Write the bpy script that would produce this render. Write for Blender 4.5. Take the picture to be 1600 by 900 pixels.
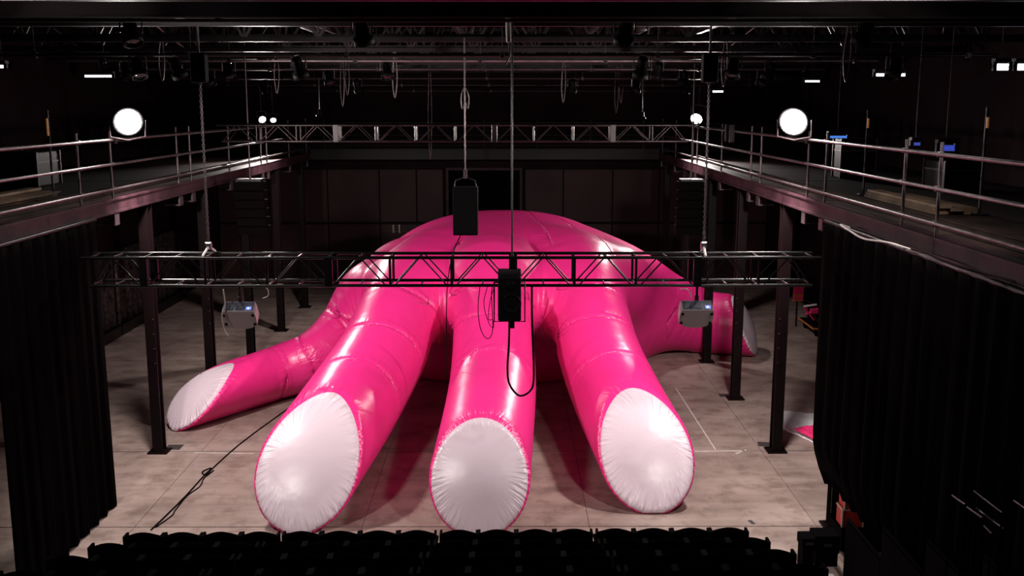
import bpy, bmesh, math, random
import numpy as np
from mathutils import Vector, Matrix
R = math.radians
random.seed(7)
rng = np.random.default_rng(7)
for o in list(bpy.data.objects):
    bpy.data.objects.remove(o)
scn = bpy.context.scene
COL = scn.collection

# ------------------------------------------------------------------ camera
PITCH, YAW, CAMZ, FPX = R(10.1), math.atan(6 / 1600), 7.0, 1600.0
cam_d = bpy.data.cameras.new('camera')
cam_d.sensor_width = 36.0
cam_d.lens = 36.0 * FPX / 1600.0
cam_d.clip_end = 200
cam = bpy.data.objects.new('camera', cam_d)
cam.location = (0, 0, CAMZ)
cam.rotation_euler = (R(90) - PITCH, 0, -YAW)
COL.objects.link(cam)
scn.camera = cam

# ------------------------------------------------------------------ world and exposure
world = bpy.data.worlds.new('world')
scn.world = world
world.use_nodes = True
world.node_tree.nodes['Background'].inputs[0].default_value = (0.9, 0.75, 0.8, 1)
world.node_tree.nodes['Background'].inputs[1].default_value = 0.0015
vs = scn.view_settings
vs.view_transform = 'Standard'
vs.look = 'None'
vs.gamma = 1.0
vs.use_curve_mapping = False
vs.exposure = 0.0

# ------------------------------------------------------------------ lamps: strengths in one place (each lamp's light is made in its builder)
FLOOD_W = 1750.0        # the two glaring floods on the gallery rails
KEY_W = 1950.0          # the two house spotlights hung from the pipe over the seating
BACK_W = 700.0          # the tiny lamps over the far truss
RIM_W = 1350.0          # the bright lamps high at the far ends of the galleries

_F = Vector((math.sin(YAW) * math.cos(PITCH), math.cos(YAW) * math.cos(PITCH), -math.sin(PITCH)))
_Rt = Vector((math.cos(YAW), -math.sin(YAW), 0))
_U = _Rt.cross(_F)
def ray(px, py):
    return _F * FPX + _Rt * (px - 800) + _U * (450 - py)
def at_z(px, py, z):
    d = ray(px, py); t = (z - CAMZ) / d.z
    return Vector((0, 0, CAMZ)) + d * t
def at_y(px, py, y):
    d = ray(px, py)
    return Vector((0, 0, CAMZ)) + d * (y / d.y)
def at_x(px, py, x):
    d = ray(px, py)
    return Vector((0, 0, CAMZ)) + d * (x / d.x)

# ------------------------------------------------------------------ materials
MATS = {}
def mat(name, col, rough=0.6, metal=0.0, spec=0.5, var=0.0, scale=3.0, bump=0.0, bscale=30.0, emit=None, estr=0.0, coat=0.0, sheen=0.0):
    m = bpy.data.materials.new(name); m.use_nodes = True
    nt = m.node_tree; b = nt.nodes['Principled BSDF']
    b.inputs['Base Color'].default_value = (*col, 1)
    b.inputs['Roughness'].default_value = rough
    b.inputs['Metallic'].default_value = metal
    b.inputs['Specular IOR Level'].default_value = spec
    b.inputs['Coat Weight'].default_value = coat
    b.inputs['Sheen Weight'].default_value = sheen
    if var or bump:
        tc = nt.nodes.new('ShaderNodeTexCoord')
    if var:
        n = nt.nodes.new('ShaderNodeTexNoise'); n.inputs['Scale'].default_value = scale; n.inputs['Detail'].default_value = 5
        nt.links.new(tc.outputs['Object'], n.inputs['Vector'])
        r = nt.nodes.new('ShaderNodeValToRGB')
        r.color_ramp.elements[0].position = 0.3; r.color_ramp.elements[1].position = 0.7
        r.color_ramp.elements[0].color = (*[c * (1 - var) for c in col], 1)
        r.color_ramp.elements[1].color = (*[min(1, c * (1 + var)) for c in col], 1)
        nt.links.new(n.outputs['Fac'], r.inputs['Fac'])
        nt.links.new(r.outputs['Color'], b.inputs['Base Color'])
    if bump:
        n2 = nt.nodes.new('ShaderNodeTexNoise'); n2.inputs['Scale'].default_value = bscale; n2.inputs['Detail'].default_value = 4
        nt.links.new(tc.outputs['Object'], n2.inputs['Vector'])
        bp = nt.nodes.new('ShaderNodeBump'); bp.inputs['Strength'].default_value = bump; bp.inputs['Distance'].default_value = 0.02
        nt.links.new(n2.outputs['Fac'], bp.inputs['Height'])
        nt.links.new(bp.outputs['Normal'], b.inputs['Normal'])
    if emit:
        b.inputs['Emission Color'].default_value = (*emit, 1)
        b.inputs['Emission Strength'].default_value = estr
    MATS[name] = m
    return m

mat('black_steel', (0.008, 0.0045, 0.0052), 0.42, 0.0, 0.3, 0.35, 2.0, 0.15, 40)
mat('column_paint', (0.0045, 0.002, 0.0024), 0.4, 0.0, 0.15, 0.3, 1.5, 0.1, 20)
mat('worn_steel', (0.075, 0.055, 0.06), 0.38, 0.6, 0.5, 0.3, 4.0, 0.1, 30)
mat('pipe_steel', (0.22, 0.19, 0.195), 0.36, 0.85, 0.5, 0.3, 5.0, 0.05, 30)
mat('fascia_paint', (0.036, 0.015, 0.020), 0.55, 0.0, 0.15, 0.5, 2.5, 0.4, 18)
mat('truss_black', (0.002, 0.0016, 0.0018), 0.28, 0.0, 0.2, 0.3, 5.0, 0.05, 30)
mat('deck_wood', (0.024, 0.014, 0.012), 0.7, 0, 0.1, 0.4, 2.0, 0.2, 12)
mat('wall_dark', (0.013, 0.0055, 0.0072), 0.8, 0, 0.08, 0.3, 0.6, 0.25, 6)
mat('wall_panel', (0.040, 0.0185, 0.020), 0.6, 0, 0.2, 0.25, 0.5, 0.2, 8)
mat('door_black', (0.0025, 0.0016, 0.0018), 0.9, 0, 0.04)
mat('ceiling_dark', (0.006, 0.003, 0.004), 0.85, 0, 0.2, 0.3, 0.8, 0.2, 8)
mat('velvet', (0.0016, 0.0009, 0.0011), 0.95, 0, 0.02, 0.2, 3.0, 0.3, 60)
mat('seat_fabric', (0.0016, 0.0007, 0.0009), 0.95, 0, 0.0, 0.2, 20, 0.3, 200)
mat('seat_plastic', (0.001, 0.0008, 0.0009), 0.8, 0, 0.02)
mat('tread_grey', (0.27, 0.24, 0.26), 0.6, 0, 0.4, 0.12, 3.0, 0.1, 40)
mat('black_plastic', (0.0013, 0.001, 0.0011), 0.55, 0, 0.07, 0.1, 10, 0.1, 80)
mat('rubber_black', (0.0016, 0.0014, 0.0015), 0.55, 0, 0.06)
mat('projector_white', (0.23, 0.185, 0.185), 0.45, 0, 0.4, 0.04, 6)
mat('projector_panel', (0.035, 0.038, 0.058), 0.4, 0, 0.5, 0.1, 6)
mat('vent_dark', (0.012, 0.014, 0.022), 0.5, 0, 0.4)
mat('rear_truss_grey', (0.018, 0.012, 0.013), 0.3, 0.5, 0.5, 0.6, 3.0)
mat('lacing_steel', (0.030, 0.020, 0.022), 0.3, 0.4, 0.5, 0.7, 1.5)
mat('plank_wood', (0.16, 0.10, 0.06), 0.6, 0, 0.3, 0.5, 2.0, 0.2, 12)
mat('tape_white', (0.55, 0.5, 0.48), 0.6, 0, 0.4, 0.2, 8)
mat('tape_dark', (0.04, 0.032, 0.03), 0.6, 0, 0.4, 0.2, 8)
mat('sheet_white', (0.72, 0.72, 0.74), 0.4, 0, 0.5, 0.05, 6, 0.3, 8)
mat('pink_cloth', (0.75, 0.03, 0.16), 0.5, 0, 0.4, 0.1, 6, 0.3, 12)
mat('red_paint', (0.42, 0.02, 0.018), 0.5, 0, 0.4, 0.2, 6)
mat('cream_edge', (0.50, 0.36, 0.27), 0.5, 0, 0.4)
mat('orange_paint', (0.55, 0.16, 0.04), 0.5, 0, 0.4, 0.2, 6)
mat('chrome', (0.6, 0.58, 0.58), 0.25, 1.0, 0.5)
mat('glitter_panel', (0.10, 0.08, 0.085), 0.3, 0.5, 0.5, 0.95, 8.0, 1.0, 14)
mat('lamp_lens', (1, 1, 1), 0.3, emit=(1.0, 0.93, 0.88), estr=60.0)
mat('small_lens', (1, 1, 1), 0.3, emit=(1.0, 0.92, 0.85), estr=28.0)
mat('tube_white', (1, 1, 1), 0.3, emit=(0.86, 0.86, 1.0), estr=7.0)
mat('tube_blue', (0.2, 0.4, 1), 0.3, emit=(0.06, 0.22, 0.75), estr=0.9)
mat('tube_indigo', (0.2, 0.3, 1), 0.3, emit=(0.06, 0.10, 0.62), estr=0.5)
mat('led', (1, 1, 1), 0.3, emit=(0.75, 0.85, 1.0), estr=8.0)
mat('led_blue', (0.2, 0.3, 1), 0.3, emit=(0.15, 0.25, 0.9), estr=0.35)
mat('amber', (0.6, 0.3, 0.1), 0.4, emit=(0.7, 0.25, 0.06), estr=0.12)
mat('glass_dark', (0.01, 0.01, 0.012), 0.06, 0, 0.6)

# ------------------------------------------------------------------ mesh helpers
class MB:
    def __init__(s):
        s.v = []; s.f = []; s.sm = []
    def add(s, vs_, fs, smooth=False):
        n = len(s.v)
        s.v += [tuple(p) for p in vs_]
        s.f += [tuple(i + n for i in f) for f in fs]
        s.sm += [smooth] * len(fs)
        return s
    def box(s, lo, hi):
        x0, y0, z0 = lo; x1, y1, z1 = hi
        return s.add([(x0, y0, z0), (x1, y0, z0), (x1, y1, z0), (x0, y1, z0), (x0, y0, z1), (x1, y0, z1), (x1, y1, z1), (x0, y1, z1)],
                     [(0, 3, 2, 1), (4, 5, 6, 7), (0, 1, 5, 4), (1, 2, 6, 5), (2, 3, 7, 6), (3, 0, 4, 7)])
    def cbox(s, lo, hi, c):
        """box with chamfered edges"""
        bm = bmesh.new()
        m = MB().box(lo, hi)
        vv = [bm.verts.new(p) for p in m.v]
        for f in m.f: bm.faces.new([vv[i] for i in f])
        bmesh.ops.bevel(bm, geom=bm.edges[:], offset=c, segments=2, affect='EDGES', profile=0.5)
        bm.verts.index_update()
        s.add([v.co[:] for v in bm.verts], [[v.index for v in f.verts] for f in bm.faces])
        bm.free(); return s
    def frame(s, p, q):
        d = (Vector(q) - Vector(p)).normalized()
        a = Vector((0, 0, 1)) if abs(d.z) < 0.95 else Vector((0, 1, 0))
        u = d.cross(a).normalized(); w = u.cross(d)
        return d, u, w
    def bar(s, p, q, w, h):
        """square bar from p to q; h along the up-ish side"""
        p = Vector(p); q = Vector(q); d, u, n = s.frame(p, q)
        c = []
        for e in (p, q):
            for a, b in ((-1, -1), (1, -1), (1, 1), (-1, 1)):
                c.append(e + u * (a * w / 2) + n * (b * h / 2))
        return s.add(c, [(0, 1, 2, 3), (7, 6, 5, 4), (0, 4, 5, 1), (1, 5, 6, 2), (2, 6, 7, 3), (3, 7, 4, 0)])
    def tube(s, p, q, r, n=8, r2=None, caps=True):
        p = Vector(p); q = Vector(q); d, u, w = s.frame(p, q)
        r2 = r if r2 is None else r2
        c = []
        for e, rr in ((p, r), (q, r2)):
            for i in range(n):
                a = 2 * math.pi * i / n
                c.append(e + u * (math.cos(a) * rr) + w * (math.sin(a) * rr))
        s.add(c, [(i, (i + 1) % n, n + (i + 1) % n, n + i) for i in range(n)], True)
        if caps:
            s.add(c[:n], [tuple(range(n - 1, -1, -1))]); s.add(c[n:], [tuple(range(n))])
        return s
    def path(s, pts, r, n=6):
        pts = [Vector(p) for p in pts]
        rings = []
        prev_u = None
        for i, p in enumerate(pts):
            d = (pts[min(i + 1, len(pts) - 1)] - pts[max(i - 1, 0)]).normalized()
            if prev_u is None:
                a = Vector((0, 0, 1)) if abs(d.z) < 0.9 else Vector((0, 1, 0))
                u = d.cross(a).normalized()
            else:
                u = (prev_u - d * prev_u.dot(d)).normalized()
            prev_u = u; w = d.cross(u)
            rings.append([p + u * (math.cos(2 * math.pi * k / n) * r) + w * (math.sin(2 * math.pi * k / n) * r) for k in range(n)])
        vv = [p for rg in rings for p in rg]
        ff = []
        for i in range(len(pts) - 1):
            for k in range(n):
                ff.append((i * n + k, i * n + (k + 1) % n, (i + 1) * n + (k + 1) % n, (i + 1) * n + k))
        s.add(vv, ff, True)
        s.add(rings[0], [tuple(range(n - 1, -1, -1))]); s.add(rings[-1], [tuple(range(n))])
        return s
    def lathe(s, p, axis, prof, n=20):
        """prof: list of (t along axis, radius)"""
        p = Vector(p); axis = Vector(axis).normalized()
        d, u, w = s.frame(p, p + axis)
        vv = []
        for t, r in prof:
            for k in range(n):
                a = 2 * math.pi * k / n
                vv.append(p + axis * t + u * (math.cos(a) * r) + w * (math.sin(a) * r))
        ff = []
        for i in range(len(prof) - 1):
            for k in range(n):
                ff.append((i * n + k, i * n + (k + 1) % n, (i + 1) * n + (k + 1) % n, (i + 1) * n + k))
        return s.add(vv, ff, True)
    def build(s, name, m, parent=None):
        me = bpy.data.meshes.new(name)
        me.from_pydata(s.v, [], s.f)
        me.polygons.foreach_set('use_smooth', s.sm)
        me.materials.append(MATS[m]); me.update()
        o = bpy.data.objects.new(name, me); COL.objects.link(o)
        if parent is not None:
            o.parent = parent
            o.matrix_parent_inverse = Matrix.Translation(-Vector(parent.location)) if parent.parent is None else Matrix.Identity(4)
        return o

def tag(o, label=None, cat=None, group=None, kind=None):
    if label: o['label'] = label
    if cat: o['category'] = cat
    if group: o['group'] = group
    if kind: o['kind'] = kind
    return o
def thing(name, label, cat, loc=(0, 0, 0), group=None, kind=None):
    o = bpy.data.objects.new(name, None); COL.objects.link(o)
    o.location = loc
    return tag(o, label, cat, group, kind)
def loc_part(mb, name, m, root):
    """part whose mesh is written in the root's own coordinates"""
    o = mb.build(name, m); o.parent = root
    return o
def copy_tree(o, parent=None):
    c = o.copy(); COL.objects.link(c); c.parent = parent
    for ch in [x for x in bpy.data.objects if x.parent == o]:
        copy_tree(ch, c)
    return c
def catmull(pts, n=8):
    P = [Vector(p) for p in pts]
    P = [P[0] * 2 - P[1]] + P + [P[-1] * 2 - P[-2]]
    out = []
    for i in range(1, len(P) - 2):
        a, b, c, d = P[i - 1:i + 3]
        for k in range(n):
            t = k / n
            out.append(0.5 * ((2 * b) + (c - a) * t + (2 * a - 5 * b + 4 * c - d) * t * t + (3 * b - a - 3 * c + d) * t ** 3))
    out.append(P[-2])
    return out

ORD = ['first', 'second', 'third', 'fourth', 'fifth', 'sixth', 'seventh', 'eighth', 'ninth', 'tenth', 'eleventh', 'twelfth', 'thirteenth', 'fourteenth', 'fifteenth', 'sixteenth']

# ------------------------------------------------------------------ dimensions of the hall
XL, XR = -12.2, 10.6            # side walls
YB, YF = 40.0, -3.0             # back wall, wall behind the seating
ZC = 10.2                       # roof deck
CL, CR = -7.16, 5.5             # the two lines of columns
BAY = 3.83
COLY = [16.32 + BAY * i for i in range(6)]
GZ0, GZ1 = 5.1, 5.36            # gallery edge beam

# ------------------------------------------------------------------ floor
def floor_material():
    m = bpy.data.materials.new('floor_concrete'); m.use_nodes = True
    nt = m.node_tree; b = nt.nodes['Principled BSDF']; L = nt.links.new
    geo = nt.nodes.new('ShaderNodeNewGeometry')
    def noise(scale, detail, vec, rough=0.55):
        n = nt.nodes.new('ShaderNodeTexNoise'); n.inputs['Scale'].default_value = scale
        n.inputs['Detail'].default_value = detail; n.inputs['Roughness'].default_value = rough
        L(vec, n.inputs['Vector']); return n.outputs['Fac']
    def ramp(fac, stops):
        r = nt.nodes.new('ShaderNodeValToRGB'); els = r.color_ramp.elements
        while len(els) < len(stops): els.new(0.5)
        for e, (p, c) in zip(els, stops): e.position = p; e.color = (*c, 1)
        L(fac, r.inputs['Fac']); return r.outputs['Color']
    def mix(a, c, fac, mode='MULTIPLY'):
        x = nt.nodes.new('ShaderNodeMix'); x.data_type = 'RGBA'; x.blend_type = mode
        x.inputs[0].default_value = fac
        L(a, x.inputs[6]); L(c, x.inputs[7]); return x.outputs[2]
    pos = geo.outputs['Position']
    mp = nt.nodes.new('ShaderNodeMapping'); mp.inputs['Scale'].default_value = (0.22, 2.2, 1); L(pos, mp.inputs['Vector'])
    base = ramp(noise(0.55, 6, pos), [(0.3, (0.245, 0.183, 0.160)), (0.55, (0.345, 0.264, 0.232)), (0.75, (0.42, 0.33, 0.292))])
    streak = ramp(noise(1.1, 6, mp.outputs['Vector'], 0.65), [(0.32, (0.66, 0.64, 0.62)), (0.6, (1, 1, 1))])
    c = mix(base, streak, 0.75)
    stain = ramp(noise(1.9, 8, pos, 0.7), [(0.38, (0.42, 0.36, 0.34)), (0.52, (1, 1, 1))])
    c = mix(c, stain, 0.55)
    mp2 = nt.nodes.new('ShaderNodeMapping'); mp2.inputs['Scale'].default_value = (1.7, 0.35, 1); mp2.inputs['Rotation'].default_value = (0, 0, 0.5)
    L(pos, mp2.inputs['Vector'])
    scuff = ramp(noise(2.6, 7, mp2.outputs['Vector'], 0.75), [(0.30, (0.5, 0.46, 0.44)), (0.38, (1, 1, 1))])
    c = mix(c, scuff, 0.6)
    L(c, b.inputs['Base Color'])
    rr = ramp(noise(1.3, 6, pos), [(0.3, (0.34, 0.34, 0.34)), (0.7, (0.58, 0.58, 0.58))])
    L(rr, b.inputs['Roughness'])
    b.inputs['Specular IOR Level'].default_value = 0.35
    bp = nt.nodes.new('ShaderNodeBump'); bp.inputs['Strength'].default_value = 0.12; bp.inputs['Distance'].default_value = 0.02
    L(noise(14, 5, pos), bp.inputs['Height']); L(bp.outputs['Normal'], b.inputs['Normal'])
    MATS['floor_concrete'] = m
floor_material()
mat('joint_dark', (0.03, 0.022, 0.02), 0.9, 0, 0.1)
floor = MB().box((XL - 0.3, YF - 0.3, -0.3), (XR + 0.3, YB + 0.3, -0.02)).build('floor', 'joint_dark')
tag(floor, 'stained grey brown concrete hall floor laid in large slabs', 'floor', kind='structure')
xj = [XL, -10.15, -6.31, -2.47, 1.37, 5.21, 9.05, XR]
yj = [YF, 1.0, 4.83, 8.66, 12.49] + [COLY[0] + BAY * i - 0.0 for i in range(7)] 
yj = [y for y in yj if y < YB - 0.5] + [YB]
for i in range(len(xj) - 1):
    for j in range(len(yj) - 1):
        g = 0.004
        gy = 0.015
        MB().box((xj[i] + g, yj[j] + gy, -0.02), (xj[i + 1] - g, yj[j + 1] - gy, 0.0)).build('slab', 'floor_concrete', floor)

# ------------------------------------------------------------------ walls and roof deck
def wall(name, lo, hi, m, label):
    return tag(MB().box(lo, hi).build(name, m), label, 'wall', kind='structure')
wb = wall('wall_back', (XL - 0.3, YB, -0.3), (XR + 0.3, YB + 0.3, ZC), 'wall_dark', 'dark maroon black end wall of the hall behind the hand')
wl = wall('wall_left', (XL - 0.3, YF, -0.3), (XL, YB, ZC), 'wall_dark', 'dark side wall behind the gallery with the glitter panels')
wr = wall('wall_right', (XR, YF, -0.3), (XR + 0.3, YB, ZC), 'wall_dark', 'dark side wall behind the equipment trolley')
wf = wall('wall_front', (XL - 0.3, YF - 0.3, -0.3), (XR + 0.3, YF, ZC), 'wall_dark', 'dark wall behind the raked seating')
ceil = tag(MB().box((XL - 0.3, YF - 0.3, ZC), (XR + 0.3, YB + 0.3, ZC + 0.2)).build('ceiling', 'ceiling_dark'), 'black roof deck above the lattice trusses', 'ceiling', kind='structure')
# panels of the back wall on both sides of the central doorway
def back_x(px): return at_y(px, 300, YB - 0.05).x
def back_z(py): return at_y(800, py, YB - 0.05).z
xs_panel = [back_x(p) for p in (340, 420, 512, 593, 651, 693)]
xs_panel2 = [back_x(p) for p in (820, 880, 957, 1030, 1110, 1200)]
for xs in (xs_panel, xs_panel2):
    for a, c in zip(xs[:-1], xs[1:]):
        for (z0, z1) in ((0.0, 2.45), (2.5, back_z(264))):
            MB().cbox((a + 0.02, YB - 0.09, z0 + 0.02), (c - 0.02, YB - 0.001, z1 - 0.02), 0.012).build('panel', 'wall_panel', wb)
d1 = thing('door_1', 'tall black doorway in the middle of the end wall', 'door', ((back_x(757)), YB - 0.05, 0), kind='structure')
dx0, dx1, dzt = back_x(697), back_x(816), back_z(262)
MB().box((dx0 + 0.1, YB - 0.03, 0), (dx1 - 0.1, YB - 0.002, dzt - 0.1)).build('door_leaf', 'door_black', d1)
for x in (dx0, dx1 - 0.1):
    MB().box((x, YB - 0.16, 0), (x + 0.1, YB - 0.002, dzt)).build('door_frame', 'fascia_paint', d1)
MB().box((dx0 + 0.1, YB - 0.16, dzt - 0.1), (dx1 - 0.1, YB - 0.002, dzt)).build('door_frame', 'fascia_paint', d1)
# glitter panels along the side wall under the gallery
for i, (y0, y1) in enumerate(((27.6, 30.9), (31.0, 34.2), (34.3, 37.4))):
    t = thing('wall_hanging', ['dark glittering wall hanging, farthest of three from the end wall', 'dark glittering wall hanging, middle one of three', 'dark glittering wall hanging, next to the end wall'][i], 'wall hanging', (XL + 0.1, y0, 0), 'glittering wall hangings')
    n = 22
    v = []; f = []
    for k in range(n + 1):
        y = y0 + (y1 - y0) * k / n
        x = XL + 0.16 + 0.04 * math.sin(k * 1.9)
        v += [(x, y, 0.35), (x + 0.02, y, 2.6), (x - 0.06, y, 0.35), (x - 0.04, y, 2.6)]
    for k in range(n):
        a = 4 * k
        f += [(a, a + 4, a + 5, a + 1), (a + 2, a + 3, a + 7, a + 6), (a + 1, a + 5, a + 7, a + 3), (a, a + 2, a + 6, a + 4)]
    f += [(0, 1, 3, 2), (4 * n, 4 * n + 2, 4 * n + 3, 4 * n + 1)]
    MB().add(v, f, True).build('fabric', 'glitter_panel', t)
    MB().tube((XL + 0.13, y0, 2.63), (XL + 0.13, y1, 2.63), 0.03).build('rail', 'black_steel', t)
    MB().box((XL + 0.02, y0, 0.0), (XL + 0.28, y1, 0.32)).build('plinth', 'black_steel', t)

# ------------------------------------------------------------------ columns
col_labels = {
    ('L', 1): 'dark steel column standing just in front of the little finger nail',
    ('L', 2): 'dark steel column rising behind the little finger nail',
    ('L', 3): 'dark steel column behind the little finger, below the hanging white projector',
    ('L', 4): 'dark steel column second from the end wall on the little finger side',
    ('L', 5): 'dark steel column closest to the end wall on the little finger side',
    ('R', 0): 'dark steel column by the rounded black drape and the red cases',
    ('R', 1): 'dark steel column beside the white sheet on the floor',
    ('R', 2): 'dark steel column standing in front of the thumb tip',
    ('R', 3): 'dark steel column touching the side of the thumb under the projector',
    ('R', 4): 'dark steel column second from the end wall on the thumb side',
    ('R', 5): 'dark steel column closest to the end wall on the thumb side'}
for side, cx in (('L', CL), ('R', CR)):
    for i, cy in enumerate(COLY):
        if (side, i) == ('R', 3): cy -= 0.2
        if (side, i) == ('L', 0): continue
        t = thing('steel_column', col_labels[(side, i)], 'column', (cx, cy, 0), 'steel columns under the galleries')
        w, d, tk = 0.20, 0.22, 0.025
        for s in (-1, 1):
            MB().box((cx - w / 2, cy + s * d / 2 - tk / 2, 0.03), (cx + w / 2, cy + s * d / 2 + tk / 2, GZ0)).build('flange', 'column_paint', t)
        MB().box((cx - tk / 2, cy - d / 2 + tk / 2, 0.03), (cx + tk / 2, cy + d / 2 - tk / 2, GZ0)).build('web', 'column_paint', t)
        MB().box((cx - 0.2, cy - 0.18, 0), (cx + 0.2, cy + 0.18, 0.03)).build('base_plate', 'column_paint', t)
        for z in (1.9, 2.2, 2.5, 2.8):
            MB().tube((cx + (0.07 if side == 'L' else -0.07), cy - d / 2 - 0.012, z), (cx + (0.07 if side == 'L' else -0.07), cy - d / 2 - 0.03, z), 0.014, 6).build('bolt', 'worn_steel', t)

# ------------------------------------------------------------------ galleries
def gallery(side, label):
    s = 1 if side == 'R' else -1
    xe = CR if side == 'R' else CL            # inner edge
    xo = XR - 0.02 if side == 'R' else XL + 0.02
    y0, y1 = 6.0, YB - 3.2
    t = thing('gallery_walkway', label, 'gallery', (xe, y0, GZ0))
    xi = xe - s * 0.1
    a, b = sorted((xi, xi + s * 0.05))
    MB().box((a, y0, GZ0 + 0.04), (b, y1, GZ1 - 0.03)).build('fascia_beam', 'fascia_paint', t)
    a, b = sorted((xi - s * 0.03, xi + s * 0.16))
    MB().box((a, y0, GZ0), (b, y1, GZ0 + 0.04)).build('lower_flange', 'fascia_paint', t)
    MB().box((a, y0, GZ1 - 0.03), (b, y1, GZ1)).build('upper_flange', 'fascia_paint', t)
    # deck boards
    k = 0; y = y0
    a, b = sorted((xi + s * 0.2, xo))
    while y < y1 - 0.1:
        ye = min(y + 2.4, y1)
        MB().box((a, y + 0.006, GZ1 - 0.06), (b, ye - 0.006, GZ1 - 0.01 + 0.004 * (k % 2))).build('deck_board', 'deck_wood', t)
        y = ye; k += 1
    # joists
    y = y0 + 0.4
    while y < y1:
        MB().box((min(xi + s * .17, xo), y, GZ0 + 0.02), (max(xi + s * .17, xo), y + 0.1, GZ1 - 0.065)).build('joist', 'column_paint', t)
        y += 1.2767
    # rails
    xr = xi - s * 0.02
    for z, r in ((5.53, 0.022), (5.97, 0.024), (6.40, 0.026)):
        MB().tube((xr, y0, z), (xr, y1, z), r, 8).build('rail', 'pipe_steel', t)
    ys = [9.2, 13.55, 14.15, 17.0, 18.4] if side == 'L' else [9.0, 12.9, 14.05, 17.55, 18.6]
    ys += [22.1, 23.0, 26.2, 29.6, 30.3, 33.4, 36.3]
    for y in ys:
        MB().tube((xr + s * 0.05, y, GZ0 - 0.02), (xr + s * 0.05, y, 6.55), 0.024, 8).build('post', 'worn_steel', t)
        MB().box((min(xr, xr + s * 0.34), y - 0.11, GZ0 - 0.22), (max(xr, xr + s * 0.34), y + 0.11, GZ0 - 0.19)).build('bracket', 'worn_steel', t)
        MB().box((min(xr, xr + s * 0.04), y - 0.11, GZ0 - 0.19), (max(xr, xr + s * 0.04), y + 0.11, GZ0 - 0.02)).build('bracket', 'worn_steel', t)
        for z in (5.53, 5.97, 6.40):
            MB().cbox((xr - 0.035 + s * .025, y - 0.035, z - 0.035), (xr + 0.035 + s * .025, y + 0.035, z + 0.035), 0.01).build('clamp', 'worn_steel', t)
    # toe board set back on the deck
    xt = xi + s * 0.42
    MB().box((min(xt, xt + s * .03), y0, GZ1), (max(xt, xt + s * .03), y1, GZ1 + 0.13)).build('toe_board', 'deck_wood', t)
    return t
gallery('L', 'steel gallery walkway with pipe railings above the black drape and glitter hangings')
gallery('R', 'steel gallery walkway with pipe railings above the red cases and trolley')
# cross gallery at the back wall
t = thing('gallery_walkway', 'dark cross gallery running along the end wall above the doorway', 'gallery', (0, YB - 3, GZ0))
yb0 = YB - 3.1
MB().box((XL + 0.02, yb0 - 0.05, GZ0), (XR - 0.02, yb0, GZ1 + 0.12)).build('fascia_beam', 'column_paint', t)
MB().box((XL + 0.02, yb0, GZ1 - 0.05), (XR - 0.02, YB - 0.2, GZ1)).build('deck', 'column_paint', t)
for z in (5.6, 5.97, 6.4):
    MB().tube((CL, yb0 + 0.02, z), (CR, yb0 + 0.02, z), 0.022, 8).build('rail', 'black_steel', t)
x = CL + 0.6
while x < CR:
    MB().tube((x, yb0 + 0.06, GZ1), (x, yb0 + 0.06, 6.5), 0.022, 8).build('post', 'black_steel', t)
    x += 1.9

# ------------------------------------------------------------------ roof trusses and pipes
def lattice(name, label, group, p, q, h, w, m, bays, stuff=True):
    """roof truss from p to q (bottom chord centre), depth h, lacing joined as one part"""
    p = Vector(p); q = Vector(q)
    t = thing(name, label, 'truss', p, group)
    up = Vector((0, 0, h))
    MB().bar(p, q, w, 0.09).build('bottom_chord', m, t)
    MB().bar(p + Vector((0, 0, 0.07)), q + Vector((0, 0, 0.07)), 0.03, 0.06).build('chord_stem', m, t)
    MB().bar(p + up, q + up, w, 0.09).build('top_chord', m, t)
    b = MB()
    for i in range(bays):
        a = p.lerp(q, i / bays); c = p.lerp(q, (i + 1) / bays); mid = p.lerp(q, (i + .5) / bays)
        b.bar(a, mid + up, 0.05, 0.05); b.bar(mid + up, c, 0.05, 0.05)
        if i: b.bar(a, a + up, 0.04, 0.04)
    o = b.build('lacing', 'lacing_steel', t)
    o['kind'] = 'stuff'
    return t
roof_y = [12.4, 16.3, 20.2, 24.0, 27.8, 31.6, 35.4, 39.0]
for i, y in enumerate(roof_y):
    root_y = y
    rt = lattice('roof_truss', 'black lattice roof truss spanning the hall, %s from the end wall' % ORD[len(roof_y) - 1 - i], 'roof trusses', (XL + 0.05, y, 8.25), (XR - 0.05, y, 8.25), 1.25, 0.16, 'black_steel', 16)
    if i:
        for k in range(7):  # rods strewn at random, added to catch scattered glints in the roof
            xx = random.uniform(XL + 1, XR - 1); sx = random.uniform(-1.6, 1.6)
            MB().tube((xx, root_y + .02, 8.3), (xx + sx, root_y + random.choice((-1, 1)) * random.uniform(.8, 1.7), random.uniform(8.8, 9.6)), random.uniform(.012, .028), 6).build('glint_rod', random.choice(('pipe_steel', 'worn_steel', 'lacing_steel')), rt)
# longitudinal lattice girders
for k, x in enumerate((-9.6, -4.2, -1.2, 2.0, 4.6, 8.2)):
    lattice('roof_girder', 'slim black lengthwise roof girder, %s from the glitter hanging wall' % ORD[k], 'lengthwise girders', (x, 9.0, 8.75), (x, YB - 0.3, 8.75), 0.55, 0.1, 'black_steel', 30)
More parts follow.
